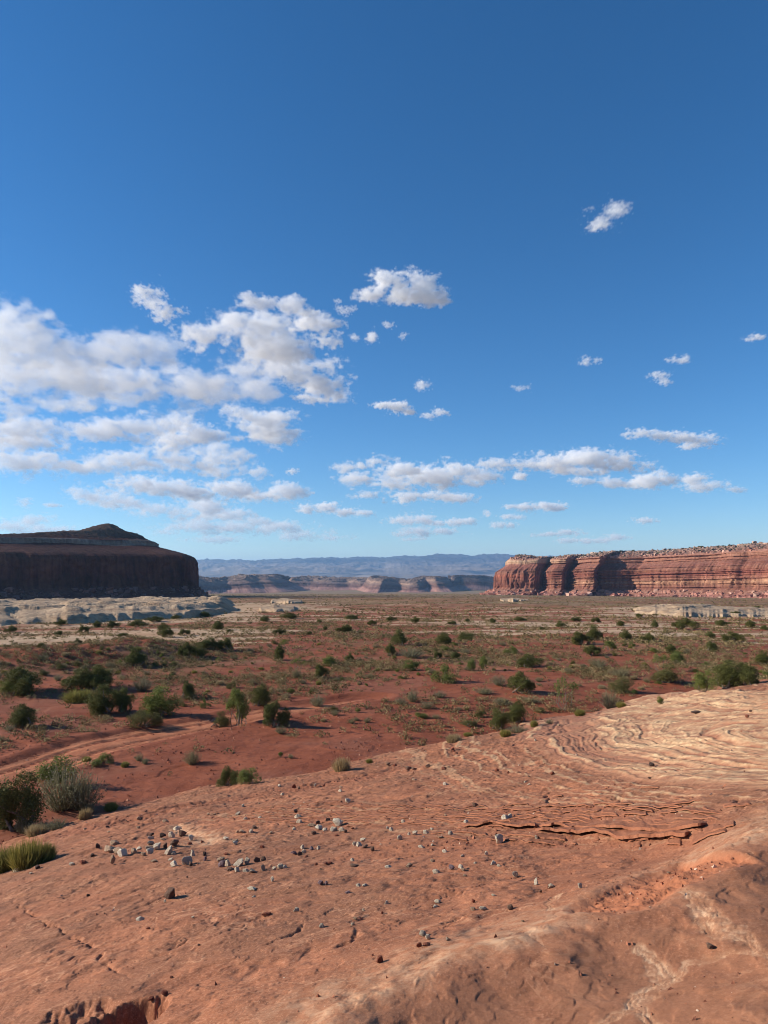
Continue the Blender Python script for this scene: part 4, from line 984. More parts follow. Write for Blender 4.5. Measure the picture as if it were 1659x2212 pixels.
    (J, 1585, 1386, 32, 19, RED, 'dark wide juniper at the right among the pale strips', None),
    (J, 1650, 1435, 28, 26, RED, 'dark juniper cut by the right edge on the red flat', None),
    (S, 1005, 1411, 30, 11, RED, 'flat sagebrush patch below the low wide dark juniper', None),
)
prefetch([(q[1], q[2]) for q in HAND])
for k, u, v, w, h, grp, lab, call in HAND:
    plant(k, u, v, w, h, lab, grp, variant=(4 if u < 40 and v > 1700 and k == J else None))
    if call: LM.append((u, v-h*.4, call))

NTH = ['', 'second', 'third', 'fourth', 'fifth', 'sixth', 'seventh', 'eighth', 'ninth', 'tenth', 'eleventh', 'twelfth', 'thirteenth', 'fourteenth', 'fifteenth', 'sixteenth', 'seventeenth', 'eighteenth', 'nineteenth', 'twentieth']
def nth(i, n, a='leftmost', b='rightmost'):
    if n == 1: return 'only one'
    if i == 0: return a
    if i == n-1: return b
    return NTH[i]+' from the left'

FAR = {'at the foot of the long pale shelf': [(130, 1351, 20, 12), (210, 1356, 22, 13), (243, 1356, 22, 13), (298, 1353, 40, 14), (335, 1343, 34, 11), (440, 1333, 26, 12), (178, 1366, 18, 13), (22, 1366, 22, 11), (60, 1347, 26, 9), (380, 1337, 20, 9), (408, 1334, 22, 10)],
       'on the pale rock band below the shelf': [(352, 1362, 22, 16), (359, 1376, 26, 20), (396, 1371, 22, 12), (470, 1360, 28, 18), (495, 1366, 14, 7), (167, 1391, 14, 11), (128, 1372, 15, 8), (262, 1376, 18, 8), (88, 1399, 18, 8)],
       'between the pale mounds and red flat': [(573, 1343, 24, 14), (606, 1371, 24, 14), (626, 1336, 40, 13), (745, 1366, 36, 16), (757, 1338, 38, 11), (801, 1351, 18, 12), (703, 1361, 12, 9), (668, 1371, 14, 9), (690, 1345, 14, 7)],
       'on the far plain below the sunlit mesa': [(897, 1346, 20, 15), (845, 1341, 26, 10), (1064, 1346, 20, 11), (1122, 1341, 26, 9), (1209, 1355, 22, 13), (1245, 1342, 20, 9), (1290, 1345, 18, 11), (1340, 1352, 20, 10), (1414, 1356, 15, 15), (1475, 1360, 38, 22), (1535, 1377, 18, 11), (1560, 1352, 24, 11), (1620, 1355, 20, 12), (1652, 1361, 16, 9), (980, 1349, 22, 8), (1010, 1343, 16, 7), (1170, 1361, 14, 7), (1380, 1333, 16, 7), (1590, 1330, 22, 8), (1635, 1320, 18, 9)]}
prefetch([q[:2] for l in FAR.values() for q in l])
for zone, lst in FAR.items():
    lst.sort()
    for i, (u, v, w, h) in enumerate(lst):
        plant(J, u, v, w*1.05, h*1.1, 'dark juniper %s, %s' % (zone, nth(i, len(lst))), 'far junipers '+zone, parts=False)

# low sagebrush over the red flat, each told by the bush it stands nearest to
pts = []
rs = np.random.RandomState(23)
taken = [(a, b) for a, b, c in LM]
cand = [(rs.uniform(-20, 1680), 1388+rs.beta(1.15, 1.5)*215) for _ in range(1500)]
prefetch(cand)
cp = np.array([spot(*q) for q in cand]); on_soil = rock_z(cp[:, 0], cp[:, 1]) < soil_z(cp[:, 0], cp[:, 1])-.02
off_track = pl_dist(cp[:, 0], cp[:, 1], TRACK)[0] > 2.6; patch = fbm(cp[:, 0]/14, cp[:, 1]/10, 3, 213)
for ci, (u, v) in enumerate(cand):
    if len(pts) >= 236: break
    if not (on_soil[ci] and off_track[ci]): continue
    if v > 1500 and rs.rand() < .55: continue
    if patch[ci] < rs.uniform(-.35, .15)-(.15 if v < 1480 else -.12): continue
    if any(abs(u-a) < 20 and -16 < v-b < 26 for a, b, c in LM) or any(abs(u-a) < 8 and abs(v-b) < 4 for a, b, q in pts): continue
    hm = rs.uniform(.22, .62)*(1 if v < 1490 else .8)
    pts.append((u, v, hm))
from collections import defaultdict
near = defaultdict(list)
for q in pts:
    j = min(range(len(LM)), key=lambda j: ((LM[j][0]-q[0])/1.)**2+((LM[j][1]-q[1])*2.2)**2)
    du = q[0]-LM[j][0]; dv = (q[1]-LM[j][1])*2.2
    sd = ('left of' if du < 0 else 'right of') if abs(du) > abs(dv) else ('behind' if dv < 0 else 'in front of')
    near[(j, sd, rs.choice([S, S, S, D, Y, O, O, G]))].append((du*du+dv*dv, q))
NOUN = {S: 'grey sagebrush', D: 'dry grass tuft', Y: 'yellow-green tuft', O: 'olive shrub', G: 'leafy green shrub'}
for (j, sd, kind), lst in near.items():
    lst.sort(key=lambda a: a[0])
    for i, (_, (u, v, hm)) in enumerate(lst):
        d = math.hypot(*spot(u, v)[:2]); h = hm*710/d*1659/768*(.7 if kind in (D, Y) else 1)
        plant(kind, u, v, h*rs.uniform(1.3, 2.1), h, '%s %s %s, %s' % (('small', 'low')[hm > .42], NOUN[kind]+' '+sd, LM[j][2], 'closest' if i == 0 else NTH[i]+' closest'), 'low scrub over the red flat', parts=False)

# scrub too fine and far to count
def build_scrub():
    rs = np.random.RandomState(31)
    n = 100000; a = np.radians(rs.uniform(-33, 33, n)); d = np.exp(rs.uniform(math.log(34), math.log(1900), n)); x = np.sin(a)*d; y = np.cos(a)*d
    w = .20*sstep(34, 55, d)+.80*sstep(52, 80, d)*(1-.35*sstep(160, 300, d)); pal = soil_attrs(x, y)
    w = w*(1-.62*pal['pale'])*(.25+1.3*sstep(-.15, .3, fbm(x/15, y/11, 4, 213)))
    w = w*np.where(d > 300, .8, 1.)
    ok = (rs.rand(n) < w) & (rock_z(x, y) < soil_z(x, y)-.05) & (pl_dist(x, y, TRACK)[0] > 2.6)
    x, y, d = x[ok], y[ok], d[ok]; m = len(x); z = soil_z(x, y)
    h = rs.uniform(.10, .42, m)*(1+.0022*d); wd = h*rs.uniform(.9, 1.6, m)
    k = np.where(d < 90, 46, np.where(d < 200, 22, 9)).astype(int); w = np.repeat(np.arange(m), k); t = rs.normal(size=(len(w), 3)); t /= np.linalg.norm(t, axis=1)[:, None]; t[:, 2] = np.abs(t[:, 2])
    t *= rs.rand(len(w), 1)**.4
    c = np.stack([x[w]+t[:, 0]*wd[w]*.8, y[w]+t[:, 1]*wd[w]*.8, z[w]+t[:, 2]*h[w]], 1)
    s = h[w]*np.where(k[w] > 40, .30, np.where(k[w] > 20, .45, .75))
    V, F = leaves(c, s, .6, rs=rs)
    tint = np.clip(np.repeat(rs.beta(1.6, 2.2, m)[w]+.12*rs.normal(size=len(w)), 4), 0, 1)
    o = link('distant_scrub', raw_mesh('distant_scrub', V, F, 4, [foliage_material('mixed_scrub', (.098, .082, .034), (.38, .295, .150), .15)], dict(tint=tint), smooth=False))
    tag(o, 'low desert scrub dotted thickly over the valley floor', 'scrub', kind='stuff')
build_scrub()
# ---------------------------------------------------------------- loose stones on the slickrock
def stone_material(name, c0, c1, c2):
    t = MT(name); p = t.pos(); n1 = t.noise(p, 2.2, 5, .65); n2 = t.noise(p, 7, 5, .7)
    info = t.n('ShaderNodeObjectInfo').outputs['Random']
    k = t.ma('ADD', n1, t.ma('MULTIPLY', t.ma('SUBTRACT', info, .5), .22))
    col = t.mix(t.mr(k, .35, .62), c0, c1); col = t.mix(t.mr(n2, .57, .74, 0, .8), col, c2)
    return t.fin(col, t.bump(n2, .12, .8))
SM = {'white': stone_material('white_chert', (.68, .54, .38), (.82, .70, .53), (.34, .22, .16)),
      'grey': stone_material('grey_chert', (.47, .37, .27), (.64, .53, .40), (.20, .13, .11)),
      'tan': stone_material('tan_sandstone', (.42, .27, .17), (.52, .36, .24), (.24, .14, .09)),
      'brown': stone_material('brown_stone', (.17, .10, .07), (.30, .18, .12), (.09, .055, .045)),
      'red': stone_material('red_sandstone', (.25, .075, .045), (.36, .13, .075), (.14, .05, .035)),
      'purple': stone_material('purple_chert', (.19, .11, .12), (.33, .23, .23), (.50, .44, .40)),
      'dark': stone_material('dark_varnished_stone', (.055, .035, .03), (.12, .075, .06), (.20, .12, .09))}
import bmesh
def stone_mesh(seed):
    """broken angular lump, unit size, standing on z = 0"""
    rs = np.random.RandomState(seed); bm = bmesh.new()
    n = 15; P = rs.normal(size=(n, 3)); P /= np.linalg.norm(P, axis=1)[:, None]; P *= rs.uniform(.8, 1.05, (n, 1))
    for q in P*.5: bm.verts.new(q)
    bmesh.ops.convex_hull(bm, input=bm.verts)
    bmesh.ops.bevel(bm, geom=list(bm.edges), offset=.035, segments=1, affect='EDGES')
    bmesh.ops.triangulate(bm, faces=bm.faces)
    bmesh.ops.subdivide_edges(bm, edges=[e for e in bm.edges if e.calc_length() > .16], cuts=2, use_grid_fill=True)
    bmesh.ops.triangulate(bm, faces=bm.faces)
    co = np.array([v.co[:] for v in bm.verts]); nn = fbm(co[:, 0]*5+co[:, 2]*2.7, co[:, 1]*5-co[:, 2]*3.1, 3, seed)
    for v, k in zip(bm.verts, nn):
        v.co *= 1+.13*float(k)
    z0 = min(v.co.z for v in bm.verts); z1 = max(v.co.z for v in bm.verts)
    for v in bm.verts: v.co.z = (v.co.z-z0)/(z1-z0)
    me = bpy.data.meshes.new('stone'); bm.to_mesh(me); bm.free(); me.shade_flat(); return me
STONES = {k: [] for k in SM}
for i, k in enumerate(SM):
    for j in range(5):
        me = stone_mesh(100+i*10+j); me.materials.append(SM[k]); STONES[k].append(me)
rst = np.random.RandomState(77)
ADJ = dict(white='white', grey='grey', tan='tan', brown='brown', red='red', purple='purplish', dark='dark')
def stone(c, u, v, w, h, label, grp):
    p = spot(u, v); d = math.hypot(p[0], p[1]); m = d/710*768/1659
    o = link('stone', STONES[c][rst.randint(5)])
    W = w*m; H = max(h*m*1.05, W*.28)
    o.location = (p[0], p[1], p[2]-.12*H); o.scale = (W*1.08, W*rst.uniform(.7, .95), H*1.08); a = rst.uniform(-.6, .6)+(math.pi if rst.rand() < .5 else 0)
    o.rotation_euler = (rst.uniform(-.12, .12), rst.uniform(-.15, .15), a)
    return tag(o, label, 'stone', grp)
W_, E_, T_, B_, R_, P_, K_ = 'white', 'grey', 'tan', 'brown', 'red', 'purple', 'dark'
# clusters, measured in three enlarged views; k, (ox, oy), scale
V8 = (162., 1749.6, .3906); V5 = (0., 1728., .5); V6 = (829.5, 1728., .5); V3 = (0., 1350., .5); V4 = (829.5, 1350., .5)
CL = [
 ('in the spread left of the orange bed', V8, [(K_,127,210,25,24),(T_,215,192,55,20),(T_,190,235,80,35),(T_,240,245,70,35),(W_,265,253,60,35),(T_,325,243,38,28),(W_,355,222,35,16),(T_,205,303,32,50),(R_,40,298,50,18),(K_,95,258,30,15),(E_,415,192,40,20),(K_,425,145,25,18),(E_,418,165,40,18),(K_,485,150,38,20),(T_,485,166,35,8),(W_,458,215,48,30),(B_,498,212,28,28),(T_,410,212,45,12),(W_,415,243,45,30),(T_,375,250,30,14)]),
 ('in the tight pile by the orange bed', V8, [(W_,535,152,38,32),(W_,565,112,55,22),(B_,590,142,45,30),(W_,638,168,30,28),(B_,550,197,50,32),(R_,705,180,22,12),(E_,520,245,50,45),(E_,547,248,35,18),(R_,635,190,28,10)]),
 ('in the loose group left of the curved row', V8, [(W_,650,255,28,32),(K_,718,252,24,20),(P_,717,282,28,28),(W_,548,312,50,28),(E_,615,302,70,42),(B_,637,310,35,24),(T_,438,286,38,10),(W_,530,277,30,10)]),
 ('scattered just above the curved row', V8, [(W_,835,165,35,16),(W_,885,190,32,18),(T_,885,175,40,10),(T_,808,280,50,18),(R_,835,248,35,12),(K_,952,268,14,10),(R_,1033,212,32,16)]),
 ('in the curved row of stones', V8, [(P_,815,315,50,35),(W_,845,310,35,35),(E_,905,308,60,34),(E_,950,298,35,32),(B_,1003,288,38,26),(B_,1040,280,35,22),(B_,858,338,45,18),(W_,895,340,35,22),(W_,945,343,45,18),(E_,985,345,45,20),(E_,1042,338,26,34),(W_,1105,333,28,20),(W_,1135,325,45,28),(W_,1165,322,30,18)]),
 ('in the pile at the long ledge', V8, [(K_,1218,18,28,20),(W_,1232,45,48,22),(W_,1238,72,40,20),(E_,1213,110,28,14),(T_,1310,92,60,16),(K_,1345,75,25,15),(W_,1348,108,45,25),(B_,1318,135,30,18),(W_,1383,117,30,18),(K_,1400,65,28,20),(W_,1450,85,65,35),(E_,1425,118,40,22),(E_,1443,115,25,25),(W_,1475,118,40,22),(B_,1497,124,20,16),(R_,1445,145,30,10),(R_,1535,105,20,8)]),
 ('in the small heap right of the ledge pile', V8, [(W_,1545,197,30,22),(W_,1570,200,38,24),(W_,1595,172,38,18),(B_,1607,208,40,16),(B_,1645,228,30,28)]),
 ('in the five-stone knot below the ledge pile', V8, [(W_,1257,215,25,22),(W_,1267,238,28,22),(P_,1210,248,38,22),(B_,1242,252,30,22),(P_,1305,220,30,20),(W_,1347,218,25,20),(R_,1280,262,35,10)]),
 ('between the orange bed and the ledge', V8, [(T_,920,130,50,20),(T_,898,128,20,14),(E_,975,125,40,20),(B_,995,102,35,14),(T_,1085,128,22,10),(E_,900,25,30,14),(E_,942,54,30,14),(W_,1022,46,20,10),(T_,772,30,22,10),(T_,738,26,20,8)]),
 ('along the left rubble strip', V8, [(T_,498,68,40,12),(T_,350,52,20,14),(K_,364,56,20,12),(T_,283,65,12,10),(T_,348,103,22,12),(T_,188,124,20,8),(K_,178,98,22,10),(T_,55,108,18,8),(T_,175,44,20,8),(B_,393,12,18,9)]),
 ('on the open rock below the curved row', V8, [(W_,1090,395,22,26),(W_,980,441,60,16),(B_,620,373,14,10),(W_,1535,283,25,16),(R_,1335,305,20,12),(R_,1390,300,30,10),(R_,1412,297,28,10),(B_,1545,313,50,14),(B_,1360,332,15,12),(P_,1360,412,38,22),(P_,1388,415,22,24),(W_,1568,422,32,14),(W_,1603,422,34,14)]),
 ('on the bare near rock at lower left', V5, [(B_,738,425,46,40),(W_,712,443,12,14),(W_,605,520,38,14),(W_,75,310,40,16),(W_,98,298,15,8),(K_,160,297,25,14),(W_,133,320,15,6),(E_,310,280,28,12),(R_,360,275,30,12),(K_,380,418,18,10),(R_,640,558,18,7),(K_,860,628,14,6),(R_,738,770,22,8),(R_,712,840,34,14),(R_,655,862,30,10)]),
 ('on the bare near rock at mid picture', V5, [(P_,1507,402,34,10),(E_,1390,552,30,16),(E_,1523,542,22,14),(T_,1535,518,20,12),(W_,1278,480,30,14),(W_,1570,478,14,8),(W_,1098,420,20,6),(R_,1650,492,16,10),(W_,835,510,14,8),(R_,1640,704,35,28),(R_,1150,500,50,10)]),
 ('along the foot of the long ledge', V6, [(B_,392,30,30,18),(W_,82,98,20,14),(W_,355,98,24,12),(W_,525,90,40,24),(W_,547,78,30,18),(W_,498,187,44,38),(E_,658,168,25,18),(T_,1000,95,25,10),(T_,267,72,12,12)]),
 ('in the white line right of the heap', V6, [(E_,288,152,28,18),(T_,245,165,25,8),(W_,180,145,28,16),(W_,205,130,16,9),(W_,137,150,28,16),(W_,108,152,15,12),(W_,68,172,25,22),(W_,15,125,15,12),(W_,32,133,22,14),(W_,160,205,30,10),(W_,208,198,14,9)]),
 ('scattered on the flat rock right of centre', V6, [(W_,262,228,28,14),(W_,340,245,20,9),(W_,395,275,16,8),(W_,445,238,20,18),(W_,470,280,28,16),(W_,497,290,22,12),(P_,290,300,34,18),(W_,332,295,28,16),(T_,342,305,18,10),(W_,225,315,36,16),(T_,110,290,30,16),(T_,210,268,24,12),(W_,20,292,35,9),(T_,350,330,22,8)]),
 ('near the foot of the bottom right ridge', V6, [(E_,565,330,30,22),(W_,655,368,20,30),(W_,720,380,30,16),(W_,847,382,22,22),(B_,677,400,14,12),(W_,473,415,22,9),(R_,388,443,22,14),(T_,383,478,26,14),(W_,427,475,40,14),(B_,545,473,36,22),(W_,230,445,32,14),(W_,222,463,24,10),(W_,10,450,20,14),(T_,598,527,15,8)]),
 ('beside the lower crack at bottom centre', V6, [(E_,168,587,40,20),(W_,188,600,26,20),(E_,277,608,26,16),(R_,150,637,28,20),(R_,187,630,50,12)]),
 ('on the bottom right ridge itself', V6, [(B_,1412,640,32,18),(T_,1230,316,20,6)]),
 ('on the striped slickrock at right', V4, [(K_,1350,382,42,11),(K_,1157,609,24,14),(E_,655,502,11,10),(T_,755,436,14,9),(B_,1585,376,16,10),(R_,1570,399,20,10),(T_,938,542,12,6)]),
 ('between the ledge and the stripes', V4, [(W_,265,691,24,12),(W_,610,681,14,8),(W_,627,693,16,8),(R_,728,646,28,12),(R_,537,642,16,10),(R_,490,632,22,11),(T_,130,672,25,8),(T_,625,656,12,6),(B_,1147,664,18,7)]),
 ('along the far slickrock edge', V4, [(R_,255,627,35,15),(B_,190,614,22,13),(B_,105,623,30,15),(B_,130,625,24,10),(R_,295,541,25,14),(T_,180,551,12,8),(B_,20,604,22,9),(R_,45,608,24,8),(R_,300,548,20,7)]),
 ('near the slickrock edge above the orange bed', V3, [(W_,1205,700,14,12),(R_,1270,705,22,16),(B_,1290,708,16,10),(W_,1362,698,14,12),(W_,1470,722,20,12),(T_,1472,706,16,8),(W_,1220,735,18,10),(R_,1400,698,14,10),(W_,1500,767,30,16),(E_,1050,784,22,12),(T_,1120,774,12,7)]),
]
prefetch([(ox+k*q[1], oy+k*q[2]) for _, (ox, oy, k), l in CL for q in l])
for where, (ox, oy, k), lst in CL:
    lst = sorted(lst, key=lambda q: q[1])
    byc = defaultdict(list)
    for q in lst: byc[q[0]].append(q)
    for c, qs in byc.items():
        for i, (_, x, y, w, h) in enumerate(qs):
            sh = 'flat ' if h < .4*w else ('upright ' if h > 1.1*w else '')
            n = nth(i, len(qs)).replace('only one', 'the only %s one' % ADJ[c]).replace(' from the left', ' from left')
            stone(c, ox+k*x, oy+k*y, w*k, h*k, '%s%s stone %s, %s' % (sh, ADJ[c], where, n if 'only' in n else n+' '+ADJ[c]), 'stones '+where)

# gravel and chips nobody would count
def build_chips(name, n, seed, cols, rockside, rng_d, label):
    rs = np.random.RandomState(seed); a = np.radians(rs.uniform(-32, 32, n)); d = np.exp(rs.uniform(math.log(rng_d[0]), math.log(rng_d[1]), n)); x = np.sin(a)*d; y = np.cos(a)*d
    zr, at = rock_z(x, y, True); zs = soil_z(x, y); onr = zr > zs
    if rockside: ok = onr & (rs.rand(n) < .012+.8*at['crumb']+.14*sstep(.2, .4, fbm(x/1.5, y/1.5, 3, 601)))
    else: ok = (~onr) & (rs.rand(n) < .15+.9*sstep(0, .35, fbm(x/7, y/5, 4, 603)))
    x, y, d = x[ok], y[ok], d[ok]; z = np.maximum(zr, zs)[ok]; m = len(x)
    s = (.008+.030*rs.rand(m)**3)*(.55+d/14) if rockside else (.02+.10*rs.rand(m)**4)*(.6+d/60)
    base = np.array([[1, 0, 0], [-.5, .87, 0], [-.5, -.87, 0], [.35, .3, 1], [-.4, -.1, .8]])*np.array([.5, .5, .55])
    j = base[None]*(1+.45*rs.normal(size=(m, 5, 3))); an = rs.rand(m)*6.28; ca, sa = np.cos(an)[:, None], np.sin(an)[:, None]
    X = (j[..., 0]*ca-j[..., 1]*sa)*s[:, None]+x[:, None]; Y = (j[..., 0]*sa+j[..., 1]*ca)*s[:, None]+y[:, None]; Z = (j[..., 2]-.08)*s[:, None]+z[:, None]
    V = np.stack([X, Y, Z], -1).reshape(-1, 3); tri_ = np.array([0, 1, 3, 1, 4, 3, 1, 2, 4, 2, 0, 4, 0, 3, 4])
    F = (np.arange(m)[:, None]*5+tri_).reshape(-1)
    ci = rs.choice(len(cols), m, p=[c[1] for c in cols]); C = np.array([c[0] for c in cols])[ci]*(.8+.4*rs.rand(m, 1))
    t = MT(name); mt = t.fin(t.attr('col').outputs['Color'])
    o = link(name, raw_mesh(name, V, F, 3, [mt], dict(col=np.repeat(C, 5, 0)), smooth=False)); tag(o, label, 'gravel', kind='stuff')
build_chips('rock_chips', 30000, 41, [((.32, .125, .07), .6), ((.20, .08, .05), .25), ((.50, .36, .26), .15)], True, (4, 45), 'small broken chips lying about on the slickrock')
build_chips('red_gravel', 40000, 43, [((.30, .10, .055), .55), ((.38, .19, .12), .3), ((.17, .06, .035), .15)], False, (23, 110), 'loose red gravel over the desert soil')
cm = bpy.data.materials.new('cloud_vapour'); cm.use_nodes = True
n = cm.node_tree; n.nodes.clear()
out = n.nodes.new('ShaderNodeOutputMaterial'); pv = n.nodes.new('ShaderNodeVolumePrincipled')
pv.inputs['Color'].default_value = (1,1,1,1); pv.inputs['Anisotropy'].default_value = .3
pv.inputs['Density'].default_value = 1.0
pv.inputs['Anisotropy'].default_value = 0.0
n.links.new(pv.outputs[0], out.inputs['Volume'])

def cloud(name, puffs, label, alt=1500., vox=1.15, dens=2., group=None, seed=0, amp=1.0, world=None):
    pts = []
    for u, v, ru, rv in puffs:
        r = ray(u, v); r = r/math.hypot(r[0], r[1])
        pts.append((r, ru, rv, alt/r[2]))
    D = 20000. if world else min(float(np.median([p[3] for p in pts])), 45000.)
    k = D/710.*768/1659.
    C = [(p[0]*(.6*D+.4*min(p[3],60000)), p[1]*k, p[2]*k) for p in pts]
    if world: C = [(np.array(q[:3]), q[3], q[4]) for q in world]
    rm = float(np.mean([c[2] for c in C]))
    P = np.array([c[0] for c in C]); RX = np.array([c[1] for c in C]); RZ = np.array([c[2] for c in C]); RY = np.minimum(RX, 1.7*RZ)
    cen = P.mean(0)
    lo = (P-np.stack([RX*1.5, RY*1.6, RZ*1.8], 1)).min(0); hi = (P+np.stack([RX*1.5, RY*1.6, RZ*1.8], 1)).max(0)
    g = bpy.data.node_groups.new(name, 'GeometryNodeTree')
    g.interface.new_socket('Geometry', in_out='OUTPUT', socket_type='NodeSocketGeometry')
    N = g.nodes.new; L = g.links.new
    go = N('NodeGroupOutput'); vc = N('GeometryNodeVolumeCube'); sm = N('GeometryNodeSetMaterial')
    pos = N('GeometryNodeInputPosition')
    def vm(op, a, b=None):
        x = N('ShaderNodeVectorMath'); x.operation = op
        for i, q in enumerate((a, b)):
            if q is None: continue
            if isinstance(q, (tuple, list)): x.inputs[i].default_value = q
            else: L(q, x.inputs[i])
        return x.outputs['Value'] if op == 'LENGTH' else x.outputs[0]
    def ma(op, a, b=None, c=None):
        x = N('ShaderNodeMath'); x.operation = op
        for i, q in enumerate((a, b, c)):
            if q is None: continue
            if isinstance(q, (float, int)): x.inputs[i].default_value = q
            else: L(q, x.inputs[i])
        return x.outputs[0]
    def noise(vec, scale, detail, rough):
        x = N('ShaderNodeTexNoise'); x.inputs['Scale'].default_value = scale; x.inputs['Detail'].default_value = detail
        x.inputs['Roughness'].default_value = rough; L(vec, x.inputs['Vector']); return x
    # warp
    off = vm('ADD', pos.outputs[0], (seed*7131., seed*311., 0))
    wn = noise(off, .45/rm, 2, .5)
    wv = vm('MULTIPLY', vm('SUBTRACT', wn.outputs['Color'], (.5,.5,.5)), (rm*1.4, rm*1.4, rm*.6))
    pw = vm('ADD', pos.outputs[0], wv)
    q = None
    for c, rx, rz in C:
        c = c-cen
        d = vm('LENGTH', vm('MULTIPLY', vm('SUBTRACT', pw, tuple(c)), (1/rx, 1/min(rx, 1.7*rz), 1/rz)))
        if q is None: q = d
        else: q = ma('SMOOTH_MIN', q, d, .25)
    n1 = noise(vm('MULTIPLY', vm('ADD', off, wv), (1,1,1.5)), 1.1/rm, 6, .58)
    n0 = noise(vm('MULTIPLY', off, (.6,.6,1.2)), .42/rm, 2, .5)
    f = ma('SUBTRACT', .95, q)
    f = ma('ADD', f, ma('MULTIPLY', ma('SUBTRACT', n1.outputs[0], .50), 4.2*amp))
    f = ma('ADD', f, ma('MULTIPLY', ma('SUBTRACT', n0.outputs[0], .50), 2.8*amp))
    f = ma('MULTIPLY', f, 2.6)
    f = ma('MINIMUM', ma('MAXIMUM', f, 0.), 1.)
    f = ma('MULTIPLY', ma('MULTIPLY', f, f), dens/rm*.5)
    L(f, vc.inputs['Density'])
    lo -= cen; hi -= cen
    vc.inputs['Min'].default_value = tuple(lo); vc.inputs['Max'].default_value = tuple(hi)
    vx = D/710.*vox
    for ax, s in zip('XYZ', (1, 2.0, .8)):
        i = 'XYZ'.index(ax)
        vc.inputs['Resolution '+ax].default_value = max(8, int((hi[i]-lo[i])/(vx*s)))
    L(vc.outputs[0], sm.inputs['Geometry']); sm.inputs['Material'].default_value = cm
    L(sm.outputs[0], go.inputs[0])
    me = bpy.data.volumes.new(name)
    o = bpy.data.objects.new(name, me); COL.objects.link(o); o.location = tuple(cen)
    me.materials.append(cm)
    md = o.modifiers.new('vapour', 'NODES'); md.node_group = g

    return tag(o, label, 'cloud', group)
